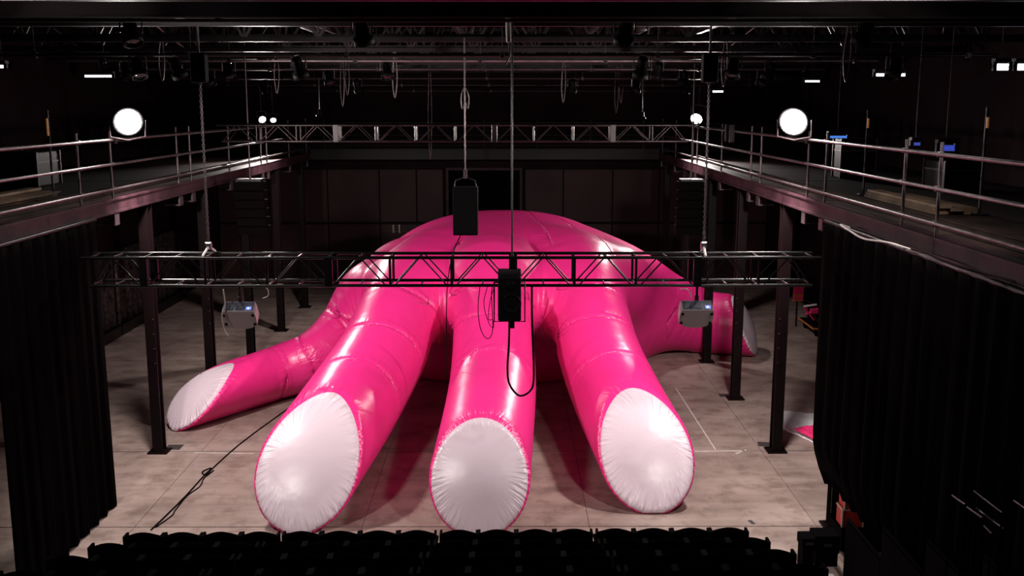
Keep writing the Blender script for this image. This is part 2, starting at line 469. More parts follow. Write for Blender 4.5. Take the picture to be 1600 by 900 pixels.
# lighting pipes hung across the hall
pipes = [(10.5, 9.6, -8, 7, 'black_steel'), (14.6, 8.22, -7.5, 6.5, 'black_steel'), (18.2, 7.86, -9, 8.5, 'black_steel'), (22.6, 7.95, -9.5, 8, 'pipe_steel'), (26.4, 7.9, -9.5, 8, 'worn_steel'), (29.4, 7.75, -9.5, 8, 'black_steel'), (32.4, 7.62, -9.5, 8, 'black_steel'), (36.6, 7.5, -9.5, 8, 'black_steel')]
for y, z, x0, x1, m in sorted(pipes):
    t = thing('lighting_pipe', 'long horizontal lighting pipe, %s from the end wall' % ORD[len(pipes) - 1 - sorted(pipes).index((y, z, x0, x1, m))], 'pipe', (x0, y, z), 'overhead lighting pipes')
    MB().tube((x0, y, z), (x1, y, z), 0.03, 8).build('pipe', m, t)
    x = x0 + 0.8
    while x < x1:
        MB().tube((x, y, z), (x, y, ZC), 0.007, 5).build('hanger', 'black_steel', t)
        MB().cbox((x - 0.04, y - 0.045, z - 0.05), (x + 0.04, y + 0.045, z + 0.05), 0.01).build('clamp', 'black_steel', t)
        x += 2.7
# one heavy I-beam close to the viewer
t = thing('roof_beam', 'heavy dark steel roof beam crossing above the seating', 'beam', (XL, 13.4, 8.1))
MB().box((XL + .02, 13.3, 8.1), (XR - .02, 13.5, 8.125)).build('lower_flange', 'door_black', t)
MB().tube((XL + .02, 13.6, 8.08), (XR - .02, 13.6, 8.08), .022, 8).build('conduit', 'fascia_paint', t)
MB().box((XL + .02, 13.39, 8.125), (XR - .02, 13.41, 8.5)).build('web', 'door_black', t)
MB().box((XL + .02, 13.3, 8.5), (XR - .02, 13.5, 8.525)).build('upper_flange', 'door_black', t)
# ventilation ducts and cable trays above, seen as dark bulk
for i, (x, z, r) in enumerate(((-4.7, 9.05, 0.30), (3.3, 9.1, 0.3))):
    t = thing('air_duct', ['round dark air duct running lengthwise above the little finger side', 'round dark air duct running lengthwise above the thumb side'][i], 'duct', (x, 12, z))
    MB().tube((x, 12, z), (x, YB - .4, z), r, 20).build('pipe', 'black_steel', t)
    y = 13.5
    while y < YB - 1:
        MB().tube((x, y, z), (x, y + 0.06, z), r + 0.02, 20).build('collar', 'worn_steel', t)
        y += 2.5

# ------------------------------------------------------------------ box trusses
def box_truss(label, group, x0, x1, y, zb, h, w, m, bay, joints, fixtures=True):
    t = thing('box_truss', label, 'truss', (x0, y, zb), group)
    r = 0.025
    for yy in (y, y + w):
        for zz in (zb, zb + h):
            e = 0.12 if zz == zb else 0.0
            MB().tube((x0 + e, yy, zz), (x1 - e, yy, zz), r, 10).build('chord', m, t)
    n = int(round((x1 - x0) / bay)); bw = (x1 - x0) / n
    # shared pieces
    for yy in (y, y + w):
        for i in range(n):
            a = x0 + i * bw
            mid = a + bw / 2
            MB().tube((max(a + 0.07, x0 + .14), yy, zb), (mid - 0.02, yy, zb + h), 0.013, 6).build('brace', m, t)
            MB().tube((mid + 0.02, yy, zb + h), (min(a + bw - 0.07, x1 - .14), yy, zb), 0.013, 6).build('brace', m, t)
            if i:
                MB().tube((a, yy, zb), (a, yy, zb + h), 0.026 if (i in joints) else 0.02, 6).build('upright', m, t)
    for i in range(2 * n + 1):
        x = x0 + i * bw / 2
        for zz in (zb, zb + h):
            if zz == zb: x = min(max(x, x0 + .12), x1 - .12)
            MB().tube((x, y, zz), (x, y + w, zz), 0.014, 6).build('rung', m, t)
    for i in joints:
        a = x0 + i * bw
        for yy in (y, y + w):
            MB().cbox((a - 0.065, yy - 0.03, zb - 0.02), (a + 0.065, yy + 0.03, zb + h + 0.02), 0.008).build('end_frame', m, t)
    return t
TY = 16.0
tl = at_y(126, 403, TY); tr = at_y(1283, 403, TY); tb = at_y(800, 446, TY)
TZ0, TH, TW = tb.z, tl.z - tb.z, 0.50
box_truss('long black square lighting truss hanging across the hall in front of the hand', None, tl.x, tr.x, TY, TZ0, TH, TW, 'truss_black', 0.935, [4, 6, 9][:0] + [3, 6, 9, 12][:0] + [1, 4, 7, 10])
RY = 24.5
rl = at_y(338, 196, RY); rr_ = at_y(1082, 196, RY); rb = at_y(800, 221, RY)
box_truss('distant square lighting truss hanging high before the end wall', None, rl.x, rr_.x, RY, rb.z, rl.z - rb.z, 0.5, 'rear_truss_grey', 0.95, [3, 7, 10, 13])

# chain hoists carrying the front truss
for px, lab in ((327, 'chain hoist and chain lifting the truss end above a white projector, little finger side'), (1099, 'chain hoist and chain lifting the truss end on the thumb side')):
    b0 = at_y(px, 402, TY + TW / 2); x = b0.x; y = TY + TW / 2
    t = thing('chain_hoist', lab, 'hoist', (x, y, TZ0 + TH))
    n = 70; z0 = TZ0 + TH + 0.12; z1 = 7.35
    MB().tube((x, y, z0), (x, y, z1), 0.012, 6).build('chain', 'worn_steel', t)
    lk = MB()
    for k in range(60):
        z = z0 + (z1 - z0) * k / 60
        s = 0.022
        lk.box((x - (s if k % 2 else .007), y - (.007 if k % 2 else s), z), (x + (s if k % 2 else .007), y + (.007 if k % 2 else s), z + 0.04))
    lk.build('chain_link', 'worn_steel', t)['kind'] = 'stuff'
    MB().cbox((x - 0.12, y - 0.1, 7.35), (x + 0.12, y + 0.1, 7.8), 0.03).build('motor_body', 'black_plastic', t)
    MB().tube((x, y, 7.8), (x, y, 8.25), 0.02, 6).build('hook', 'worn_steel', t)
    # sling on the truss
    MB().path([(x - 0.02, TY - 0.03, TZ0 + TH + .03), (x, y, z0 + 0.03), (x + 0.02, TY + TW + 0.03, TZ0 + TH + .03)], 0.02, 6).build('sling', 'tape_white', t)
    MB().cbox((x - 0.05, y - 0.04, z0 - 0.02), (x + 0.05, y + 0.04, z0 + 0.1), 0.015).build('shackle', 'chrome', t)

# ------------------------------------------------------------------ the giant inflatable hand
def smin(a, b, k):
    h = np.clip(0.5 + 0.5 * (b - a) / k, 0, 1)
    return b * (1 - h) + a * h - k * h * (1 - h)
def smax(a, b, k): return -smin(-a, -b, k)

def wp(px, py, z, r): 
    v = at_z(px, py, z); return (v.x, v.y, v.z, r)
def extend(pts, d):
    a = Vector(pts[0][:3]); b = Vector(pts[1][:3]); e = a + (a - b).normalized() * d
    return [(e.x, e.y, pts[0][2], pts[0][3])] + pts
FINGERS = [
    # little finger, then three fingers, then thumb: from tip to knuckle
    dict(pts=extend([wp(325, 616, .60, .60), wp(430, 583, .64, .64), wp(505, 553, 1.0, .70), wp(563, 492, 1.75, .76), (-2.9, 27.3, 2.3, .95)], 2.0),
         B=at_z(258, 667, .05), T=at_z(370, 566, 1.2)),
    dict(pts=extend([wp(483, 728, .88, .90), wp(548, 634, 1.0, .98), wp(596, 556, 1.5, .98), wp(626, 490, 2.15, .98), (-1.9, 26.2, 2.7, 1.05), (-1.3, 28.5, 1.9, .9)], 2.2),
         B=at_z(432, 830, .05), T=at_z(500, 620, 1.78)),
    dict(pts=extend([wp(752, 731, .86, .86), wp(770, 600, 1.22, .91), wp(770, 500, 2.15, .90), (-0.4, 25.0, 2.85, 1.0), (-0.3, 28.5, 1.9, .9)], 2.2),
         B=at_z(752, 838, .05), T=at_z(752, 648, 1.74)),
    dict(pts=extend([wp(1011, 712, .84, .86), wp(964, 620, 1.0, .92), wp(936, 552, 1.5, .92), wp(918, 484, 2.2, .92), (1.5, 26.2, 2.75, 1.05), (0.8, 28.5, 1.9, .9)], 2.2),
         B=at_z(1040, 800, .05), T=at_z(1003, 603, 1.76)),
    dict(pts=extend([(6.35, 28.55, .86, .86), (5.5, 28.85, .90, .92), (4.4, 28.75, 1.3, 1.04), (3.2, 28.6, 1.85, 1.1), (1.8, 29.0, 1.9, 1.1)], 1.6),
         B=Vector((7.0, 28.15, .05)), T=Vector((6.4, 28.75, 1.74))),
]
for f in FINGERS:
    P = catmull([Vector((p[0], p[1], p[2])) for p in f['pts']], 5)
    rr = catmull([Vector((p[3], 0, 0)) for p in f['pts']], 5)
    f['P'] = np.array([p[:] for p in P]); f['r'] = np.array([v.x for v in rr])
    seg = np.linalg.norm(np.diff(f['P'], axis=0), axis=1)
    f['s'] = np.concatenate([[0], np.cumsum(seg)])
    B, T = f['B'], f['T']; M = (B + T) / 2; u = (T - B).normalized()
    head = Vector(f['P'][0] - f['P'][6]); head.z = 0; head.normalize()
    lat = Vector((-head.y, head.x, 0))
    n = u.cross(lat).normalized()
    if n.dot(head) < 0: n = -n
    a = (T - B).length / 2
    f['M'] = np.array(M[:]); f['n'] = np.array(n[:]); f['u'] = np.array(u[:]); f['lat'] = np.array(lat[:]); f['a'] = a

def finger_d(Q, f, full=False):
    P, r, s = f['P'], f['r'], f['s']
    best = np.full(len(Q), 1e9, np.float32)
    if full: ss = np.zeros(len(Q)); ax = np.zeros((len(Q), 3)); ctr = np.zeros((len(Q), 3))
    for i in range(len(P) - 1):
        a = P[i]; d = P[i + 1] - a; L2 = d @ d
        w = Q - a
        t = np.clip((w @ d) / L2, 0, 1)
        e = w - t[:, None] * d
        dist = np.sqrt((e * e).sum(1)) - (r[i] + (r[i + 1] - r[i]) * t)
        if full:
            m = dist < best
            ss[m] = s[i] + t[m] * (s[i + 1] - s[i]); ax[m] = d / math.sqrt(L2); ctr[m] = a + t[m][:, None] * d
        best = np.minimum(best, dist)
    if full: return best, ss, ax, ctr
    return best
def cut_d(Q, f):
    """shallow dome over the slanting nail plane"""
    w = Q - f['M']; h = w @ f['n']
    rho2 = (w * w).sum(1) - h * h
    return h - 0.24 * f['a'] * np.clip(1 - rho2 / f['a'] ** 2, -0.5, 1)

PALM_C = np.array((-0.15, 29.7, 0.7)); PALM_R = np.array((4.2, 4.3, 3.26))
KN = [np.array(p) for p in ((-3.45, 25.9, 2.2), (-2.2, 24.7, 2.25), (-0.42, 24.4, 2.32), (1.7, 24.8, 2.28), (2.9, 26.9, 2.4))]
WEBR = [.72, .90, .92, .90, .90]
def palm_d(Q):
    e = np.abs(Q - PALM_C) / PALM_R
    k = (e ** 2.3).sum(1) ** (1 / 2.3)
    return (k - 1) * 3.2 * np.clip(k, .6, 1.5) ** 0.3
def web_d(Q):
    best = np.full(len(Q), 1e9)
    for i in range(4):
        a, b = KN[i], KN[i + 1]; d = b - a; w = Q - a
        t = np.clip((w @ d) / (d @ d), 0, 1); e = w - t[:, None] * d
        best = np.minimum(best, np.sqrt((e * e).sum(1)) - (WEBR[i] * (1 - t) + WEBR[i + 1] * t))
    return best
def sdf(Q):
    Q = np.asarray(Q, np.float64)
    e = (Q - np.array((-0.3, 27.0, 1.95))) / np.array((3.0, 2.3, 1.85))
    k = np.sqrt((e * e).sum(1))
    body = smin(smin(palm_d(Q), (k - 1) * 2.0, 1.0), web_d(Q), 0.8)
    fing = np.full(len(Q), 1e9)
    for f in FINGERS:
        lo = f['P'].min(0) - 2.2; hi = f['P'].max(0) + 2.2
        m = np.all((Q > lo) & (Q < hi), axis=1)
        if not m.any(): continue
        q = Q[m]
        d = smax(finger_d(q, f), cut_d(q, f), 0.07)
        if f is FINGERS[4]: body[m] = smin(body[m], d, 1.1)
        else: fing[m] = smin(fing[m], d, 0.10)
    d = smin(body, fing, 0.8)
    return np.maximum(d, 0.006 - Q[:, 2])
def grad(Q, e=0.004):
    g = np.zeros((len(Q), 3))
    for k in range(3):
        o = np.zeros(3); o[k] = e
        g[:, k] = (sdf(Q + o) - sdf(Q - o)) / (2 * e)
    return g
def surface(lo, hi, h):
    lo = np.array(lo); n = np.ceil((np.array(hi) - lo) / h).astype(int) + 1
    ax = [lo[k] + h * np.arange(n[k]) for k in range(3)]
    V = np.empty(n, np.float32)
    for i in range(0, n[0], 12):
        X, Y, Z = np.meshgrid(ax[0][i:i + 12], ax[1], ax[2], indexing='ij')
        V[i:i + 12] = sdf(np.stack([X.ravel(), Y.ravel(), Z.ravel()], 1)).reshape(X.shape)
    ins = V < 0
    c = np.zeros(n - 1, np.int8)
    for dx in (0, 1):
        for dy in (0, 1):
            for dz in (0, 1):
                c += ins[dx:n[0] - 1 + dx, dy:n[1] - 1 + dy, dz:n[2] - 1 + dz]
    act = (c > 0) & (c < 8)
    idx = np.full(n - 1, -1, np.int64); cells = np.argwhere(act); idx[act] = np.arange(len(cells))
    pos = np.zeros((len(cells), 3)); cnt = np.zeros(len(cells))
    crn = [(a, b, d) for a in (0, 1) for b in (0, 1) for d in (0, 1)]
    for a in crn:
        for k in range(3):
            if a[k]: continue
            b = list(a); b[k] = 1
            va = V[cells[:, 0] + a[0], cells[:, 1] + a[1], cells[:, 2] + a[2]]
            vb = V[cells[:, 0] + b[0], cells[:, 1] + b[1], cells[:, 2] + b[2]]
            m = (va < 0) != (vb < 0)
            t = np.where(m, va / np.where(m, va - vb, 1), 0)
            p = np.tile(np.array(a, float), (len(cells), 1)); p[:, k] += t
            pos[m] += p[m]; cnt[m] += 1
    pos = lo + (cells + pos / cnt[:, None]) * h
    quads = []
    for k in range(3):
        o = [1 if q == k else 0 for q in range(3)]
        A = ins[:n[0] - o[0], :n[1] - o[1], :n[2] - o[2]]; Bv = ins[o[0]:, o[1]:, o[2]:]
        e = np.argwhere(A != Bv); sgn = A[e[:, 0], e[:, 1], e[:, 2]]
        u, v = (k + 1) % 3, (k + 2) % 3
        ok = (e[:, u] > 0) & (e[:, v] > 0) & (e[:, u] < n[u] - 1) & (e[:, v] < n[v] - 1)
        e = e[ok]; sgn = sgn[ok]
        q = []
        for (du, dv) in ((1, 1), (0, 1), (0, 0), (1, 0)):
            g = e.copy(); g[:, u] -= du; g[:, v] -= dv
            q.append(idx[g[:, 0], g[:, 1], g[:, 2]])
        q = np.stack(q, 1)
        q[~sgn] = q[~sgn][:, ::-1]
        quads.append(q)
    return pos, np.concatenate(quads)
def project(V, it=3):
    for _ in range(it):
        g = grad(V); d = sdf(V)
        V = V - np.clip(d, -.05, .05)[:, None] * g / np.maximum((g * g).sum(1), .3)[:, None]
    return V
def subdivide(V, Fq):
    E = np.concatenate([Fq[:, [i, (i + 1) % 4]] for i in range(4)]); E.sort(1)
    U, inv = np.unique(E, axis=0, return_inverse=True); inv = inv.ravel()
    n, m = len(V), len(Fq)
    mid = (V[U[:, 0]] + V[U[:, 1]]) / 2; cen = V[Fq].mean(1)
    ei = inv.reshape(4, m).T + n
    ci = np.arange(m) + n + len(U)
    F = np.concatenate([np.stack([Fq[:, i], ei[:, i], ci, ei[:, (i - 1) % 4]], 1) for i in range(4)])
    return np.concatenate([V, mid, cen]), F
def split_field(V, F, g):
    """cut triangles F along g = 0; returns V, F, side"""
    s = g > 0
    st = s[F]; cr = (st.sum(1) > 0) & (st.sum(1) < 3)
    Fk = list(map(tuple, F[~cr])); side = list(st[~cr][:, 0])
    newv = {}; extra = []
    n = len(V)
    def cutv(a, b):
        k = (min(a, b), max(a, b))
        if k not in newv:
            t = g[a] / (g[a] - g[b]); t = min(max(t, .02), .98)
            newv[k] = n + len(extra); extra.append(V[a] * (1 - t) + V[b] * t)
        return newv[k]
    for tri in F[cr]:
        a, b, c = map(int, tri)
        while True:
            if s[a] != s[b] and s[a] != s[c]: break
            a, b, c = b, c, a
        p = cutv(a, b); q = cutv(a, c)
        Fk += [(a, p, q), (p, b, c), (p, c, q)]; side += [s[a], s[b], s[b]]
    return np.concatenate([V, np.array(extra).reshape(-1, 3)]), np.array(Fk), np.array(side)

H = 0.085
V, Fq = surface((-9.0, 14.6, -0.12), (8.2, 34.6, 4.5), H)
V = project(V)
V, Fq = subdivide(V, Fq)
V = project(V, 2)
F3 = np.concatenate([Fq[:, [0, 1, 2]], Fq[:, [0, 2, 3]]])
region = np.zeros(len(F3), int)                          # 0 body, 1..5 nails
for k, f in enumerate(FINGERS):
    near = np.linalg.norm(V - f['M'], axis=1) < f['a'] + 1.2
    g = np.full(len(V), -1.0)
    q = V[near]
    g[near] = cut_d(q, f) - finger_d(q, f)
    side_of_tip = ((q - f['M']) @ f['n']) > -0.5
    g[near] = np.where(side_of_tip, g[near], -1.0)
    g[near] = np.where(q[:, 2] < 0.012, np.minimum(g[near], -0.02), g[near])
    keep = F3[region == 0]; rest = F3[region != 0]; rr = region[region != 0]
    V2, Fn, sd = split_field(V, keep, g)
    V = V2
    F3 = np.concatenate([rest, Fn]) if len(rest) else Fn
    region = np.concatenate([rr, np.where(sd, k + 1, 0)])

# seams: distance and puckers, displaced along the normal
G = grad(V); N = G / np.maximum(np.linalg.norm(G, axis=1), 1e-6)[:, None]
N = np.where((V[:, 2] < 0.02)[:, None], np.array((0, 0, 1.0)), N)
pw = np.zeros(len(V)); seam = np.full(len(V), 9.0); pk = np.zeros((len(V), 3)); disp = np.zeros(len(V))
RINGS = [[4.05, 5.0, 6.2], [5.6, 7.5, 9.15], [6.1, 7.9, 9.0], [5.7, 7.55, 8.8], [3.6, 5.2]]
fd = []
for f in FINGERS:
    d, s, ax, ctr = finger_d(V, f, True); fd.append((d, s, ax, ctr))
dm = np.stack([x[0] for x in fd]); own = dm.argmin(0)
pd_ = palm_d(V)
for k, f in enumerate(FINGERS):
    d, s, ax, ctr = fd[k]
    lat = f['lat']
    m = (own == k) & (d < 0.12)
    rad = V - ctr
    cu = rad @ lat; cw = rad[:, 2]
    fade = np.clip((pd_ - 0.25) / 0.5, 0, 1) if k < 4 else np.clip((pd_ - 0.1) / 0.5, 0, 1)
    for j, s0 in enumerate(RINGS[k]):
        ang = np.arctan2(cw, cu)
        ds = np.abs(s - s0 - 0.10 * np.sin(2 * ang + j) + 0.12 * np.cos(ang))
        mm = m & (ds < 0.75)
        w = np.exp(-(ds / 0.20) ** 2) * fade * 0.6
        disp[mm] -= 0.03 * np.exp(-(ds[mm] / 0.05) ** 2) * fade[mm]
        lw = 0.035 * (1.0 + 0.6 * np.sin(3 * ang + 2 * j + k))
        sl_ = np.where(mm & (fade > .3), ds + (0.05 - np.clip(lw, 0, .05)) * 0.4, 9.0)
        seam = np.minimum(seam, sl_)
        up = mm & (w > pw)
        pw[up] = w[up]
        pk[up] = np.stack([cu[up] * 1.0, cw[up] * 1.0, (s[up] - s0) * 0.22 + j * 3 + k * 11], 1)
    # nail edge
    q = V - f['M']
    tn = np.abs(cut_d(V, f) - d) * 0.75
    near = (np.linalg.norm(q, axis=1) < f['a'] + 1.0) & ((q @ f['n']) > -0.6) & (d < 0.2)
    w = np.exp(-(tn / (0.13 + 0.09 * np.clip(-(q @ f['u']) / f['a'], -.4, 1))) ** 2) * 1.15
    disp[near] -= 0.035 * np.exp(-(tn[near] / 0.035) ** 2)
    up = near & (w > pw)
    cu2 = q @ lat; cv2 = q @ f['u']
    th = np.arctan2(cv2 / f['a'], cu2 / .85)
    pw[up] = w[up]
    pk[up] = np.stack([np.cos(th[up]) * 1.0, np.sin(th[up]) * 1.0, tn[up] * 0.25 + k * 7 + 50], 1)
# lengthwise seams of the back of the hand
for x0, sl in ((-1.45, .08), (0.75, .10), (1.75, .28)):
    ds = np.abs(V[:, 0] - (x0 + sl * (28.5 - V[:, 1]) * (1 if x0 > 0 else 1)))
    mm = (V[:, 2] > 2.2) & (V[:, 1] > 25.2)
    disp[mm] -= 0.02 * np.exp(-(ds[mm] / 0.04) ** 2)
    seam[mm] = np.minimum(seam[mm], ds[mm])
    w = 0.45 * np.exp(-(ds / 0.25) ** 2)
    up = mm & (w > pw)
    pw[up] = w[up]; pk[up] = np.stack([V[up, 1] * 0.8, ds[up] * 0.2 + 90, V[up, 2] * .8], 1)
# pleats where the webs between the fingers gather
for wx, wy, wz, rad_ in ((-1.52, 23.95, 1.75, 1.25), (0.66, 23.95, 1.8, 1.25), (-3.45, 25.1, 1.7, 0.95)):
    q = V - np.array((wx, wy, wz))
    dd = np.linalg.norm(q * np.array((1, .7, .9)), axis=1)
    w = 1.5 * np.exp(-(np.maximum(dd - 0.35, 0) / (rad_ * .5)) ** 2)
    th = np.arctan2(np.abs(q[:, 2]) + 0.3 * np.abs(q[:, 1]) + .15, q[:, 0])
    up = (w > pw) & (dd < 2.4)
    pw[up] = w[up]
    pk[up] = np.stack([np.cos(th[up]) * 1.25, np.sin(th[up]) * 1.25, dd[up] * 0.10 + 130 + wx], 1)
    disp[up] += 0.016 * np.minimum(w[up], 1) * np.sin(25 * th[up] + 2.0 * np.sin(5 * th[up]))
flat = V[:, 2] < 0.03
disp[flat] = 0
V = V + N * disp[:, None]
V[:, 2] = np.maximum(V[:, 2], 0.004)

def inflatable(name, col, dark):
    m = bpy.data.materials.new(name); m.use_nodes = True
    nt = m.node_tree; b = nt.nodes['Principled BSDF']; L = nt.links.new
    b.inputs['Base Color'].default_value = (*col, 1)
    b.inputs['Roughness'].default_value = 0.34
    b.inputs['Specular IOR Level'].default_value = 0.55
    apk = nt.nodes.new('ShaderNodeAttribute'); apk.attribute_name = 'pucker_pos'
    apw = nt.nodes.new('ShaderNodeAttribute'); apw.attribute_name = 'pucker_weight'
    n1 = nt.nodes.new('ShaderNodeTexNoise'); n1.inputs['Scale'].default_value = 13.0; n1.inputs['Detail'].default_value = 2.5
    L(apk.outputs['Vector'], n1.inputs['Vector'])
    mul = nt.nodes.new('ShaderNodeMath'); mul.operation = 'MULTIPLY'
    L(n1.outputs['Fac'], mul.inputs[0]); L(apw.outputs['Fac'], mul.inputs[1])
    bp = nt.nodes.new('ShaderNodeBump'); bp.inputs['Strength'].default_value = 1.0; bp.inputs['Distance'].default_value = 0.05
    L(mul.outputs[0], bp.inputs['Height'])
    geo = nt.nodes.new('ShaderNodeNewGeometry')
    n2 = nt.nodes.new('ShaderNodeTexNoise'); n2.inputs['Scale'].default_value = 1.6; n2.inputs['Detail'].default_value = 3
    L(geo.outputs['Position'], n2.inputs['Vector'])
    bp2 = nt.nodes.new('ShaderNodeBump'); bp2.inputs['Strength'].default_value = 0.25; bp2.inputs['Distance'].default_value = 0.08
    L(n2.outputs['Fac'], bp2.inputs['Height']); L(bp.outputs['Normal'], bp2.inputs['Normal'])
    asd = nt.nodes.new('ShaderNodeAttribute'); asd.attribute_name = 'seam_distance'
    mr = nt.nodes.new('ShaderNodeMapRange'); mr.interpolation_type = 'SMOOTHSTEP'
    mr.inputs['From Min'].default_value = 0.004; mr.inputs['From Max'].default_value = 0.035
    L(asd.outputs['Fac'], mr.inputs['Value'])
    bp3 = nt.nodes.new('ShaderNodeBump'); bp3.inputs['Strength'].default_value = 1.0; bp3.inputs['Distance'].default_value = 0.024
    L(mr.outputs['Result'], bp3.inputs['Height']); L(bp2.outputs['Normal'], bp3.inputs['Normal'])
    L(bp3.outputs['Normal'], b.inputs['Normal'])
    MATS[name] = m
inflatable('pink_nylon', (0.80, 0.026, 0.225), None)
inflatable('nail_nylon', (0.66, 0.54, 0.605), None)

def hand_mesh(name, faces, m, parent):
    used = np.unique(faces); remap = np.full(len(V), -1); remap[used] = np.arange(len(used))
    me = bpy.data.meshes.new(name)
    me.from_pydata(V[used].tolist(), [], remap[faces].tolist())
    me.polygons.foreach_set('use_smooth', np.ones(len(faces), bool))
    a = me.attributes.new('pucker_pos', 'FLOAT_VECTOR', 'POINT'); a.data.foreach_set('vector', pk[used].astype(np.float32).ravel())
    a = me.attributes.new('pucker_weight', 'FLOAT', 'POINT'); a.data.foreach_set('value', pw[used].astype(np.float32))
    a = me.attributes.new('seam_distance', 'FLOAT', 'POINT'); a.data.foreach_set('value', np.minimum(seam[used], 1).astype(np.float32))
    me.materials.append(MATS[m]); me.update()
    o = bpy.data.objects.new(name, me); COL.objects.link(o); o.parent = parent
    return o
hand = thing('inflatable_hand', 'giant shiny pink inflatable hand with white nails lying on the hall floor', 'inflatable')
hand_mesh('hand_body', F3[region == 0], 'pink_nylon', hand)
nl = ['white nail of the little finger', 'white nail of the finger between little and middle finger', 'white nail of the middle finger', 'white nail of the finger next to the thumb', 'white thumb nail']
for k in range(5):
    fk = F3[region == k + 1]
    if len(fk):
        hand_mesh('nail', fk, 'nail_nylon', hand)['label'] = nl[k]

# ------------------------------------------------------------------ floodlights and other lamps
def spot(name, loc, aim, watts, angle, blend, radius, col):
    d = bpy.data.lights.new(name, 'SPOT'); d.energy = watts; d.spot_size = R(angle); d.spot_blend = blend
    d.shadow_soft_size = radius; d.color = col
    o = bpy.data.objects.new(name, d); COL.objects.link(o); o.location = loc
    o.rotation_euler = (Vector(aim) - Vector(loc)).to_track_quat('-Z', 'Y').to_euler()
    return o
def floodlight(pos, aim, face, label, watts, angle=168, blend=0.5, group=None):
    pos = Vector(pos)
    t = thing('floodlight', label, 'lamp', pos, group)
    ax = (Vector(face) - pos).normalized()
    MB().lathe(pos - ax * 0.28, ax, [(0, 0.0), (0, 0.10), (0.08, 0.14), (0.2, 0.25), (0.27, 0.27), (0.30, 0.27), (0.30, 0.245), (0.24, 0.235)], 24).build('housing', 'black_plastic', t)
    MB().lathe(pos - ax * 0.03, ax, [(0, 0.21), (0.02, 0.222), (0.08, 0.218), (.135, .195), (0.18, .15), (0.21, 0.08), (0.22, 0.0)], 28).build('lens', 'lamp_lens', t)  # dome swollen and turned to the camera, its white ball stands in for glare
    side = ax.cross(Vector((0, 0, 1))).normalized()
    c = pos - ax * 0.1
    MB().path([c + side * 0.3, c + side * 0.3 - Vector((0, 0, .3)), c - Vector((0, 0, .36)), c - side * 0.3 - Vector((0, 0, .3)), c - side * 0.3], 0.018, 6).build('yoke', 'worn_steel', t)
    xr = CL + 0.12 if c.x < 0 else CR - 0.12
    MB().tube(c - Vector((0, 0, .36)), (xr, c.y, 6.37), 0.022, 8).build('bracket_arm', 'worn_steel', t)
    MB().cbox((xr - .05, c.y - .05, 6.33), (xr + .05, c.y + .05, 6.43), .012).build('rail_clamp', 'worn_steel', t)
    l = spot('flood_light', pos + (Vector(aim) - pos).normalized() * 0.5, aim, watts, angle, blend, 0.2, (1.0, 0.90, 0.87))
    l.parent = t; l.matrix_parent_inverse = Matrix.Translation(-pos)
    return t
FL = at_x(200, 190, CL + 0.42); FR = at_x(1240, 190, CR - 0.42)
floodlight(FL, (-0.8, 21.0, 0.6), (-2.5, 11.0, 4.0), 'big glaring round floodlight on the gallery rail above the little finger side', FLOOD_W)
floodlight(FR, (-0.6, 21.0, 0.6), (1.0, 11.0, 4.0), 'big glaring round floodlight on the gallery rail above the thumb side', FLOOD_W)

def small_lamp(pos, aim, label, power, lens='small_lens', size=0.12, group=None, ztop=8.25, angle=100, soft=0.12):
    pos = Vector(pos)
    t = thing('stage_spotlight', label, 'lamp', pos, group)
    ax = (Vector(aim) - pos).normalized()
    s = size / 0.12
    MB().lathe(pos - ax * 0.34 * s, ax, [(0, 0.0), (0, 0.07 * s), (0.05 * s, 0.09 * s), (0.24 * s, 0.10 * s), (0.26 * s, 0.14 * s), (0.36 * s, 0.14 * s), (0.36 * s, 0.125 * s), (0.28 * s, 0.12 * s)], 14).build('can', 'black_plastic', t)
    MB().lathe(pos - ax * 0.02 * s, ax, [(0, 0.12 * s), (0.015 * s, 0.06 * s), (0.02 * s, 0.0)], 14).build('lens', lens, t)
    side = ax.cross(Vector((0, 0, 1)))
    side = side.normalized() if side.length > .05 else Vector((1, 0, 0))
    c = pos - ax * 0.15 * s
    MB().path([c + side * .15 * s, c + side * .15 * s + Vector((0, 0, .2 * s)), c + Vector((0, 0, .23 * s)), c - side * .15 * s + Vector((0, 0, .2 * s)), c - side * .15 * s], 0.012, 6).build('yoke', 'worn_steel', t)
    MB().tube(c + Vector((0, 0, .23 * s)), (c.x, pos.y, ztop), 0.016, 6).build('clamp', 'black_steel', t)
    if power:
        l = spot('spot_light', pos + ax * 0.06, aim, power, angle, 0.7, soft, (1.0, 0.90, 0.87))
        l.parent = t; l.matrix_parent_inverse = Matrix.Translation(-pos)
    return t
# small lit lamps above the rear truss
for px, py, yy, aim, lab, p, sz in ((410, 187, 32.4, (-2.2, 21, 1.0), 'larger bright lamp of the pair high at the far little finger side gallery', RIM_W, .11),
                                (427, 188, 32.4, (-4, 20, 0), 'smaller bright lamp of the pair high at the far little finger side gallery', 0, .085),
                                (498, 182, 29.4, (-9, 31, 0), 'tiny lit lamp over the far truss beside the bright pair', BACK_W, .07),
                                (1088, 186, 32.4, (0.8, 21, 1.0), 'bright starry lamp high at the far end of the thumb side gallery', RIM_W, .18),
                                (1005, 186, 29.4, (7, 31, 0), 'tiny lit lamp above the far truss near its thumb side end', BACK_W, .07)):
    small_lamp(at_y(px, py, yy), aim, lab, p, size=sz, ztop=7.73 if yy < 30 else 7.6, angle=110)

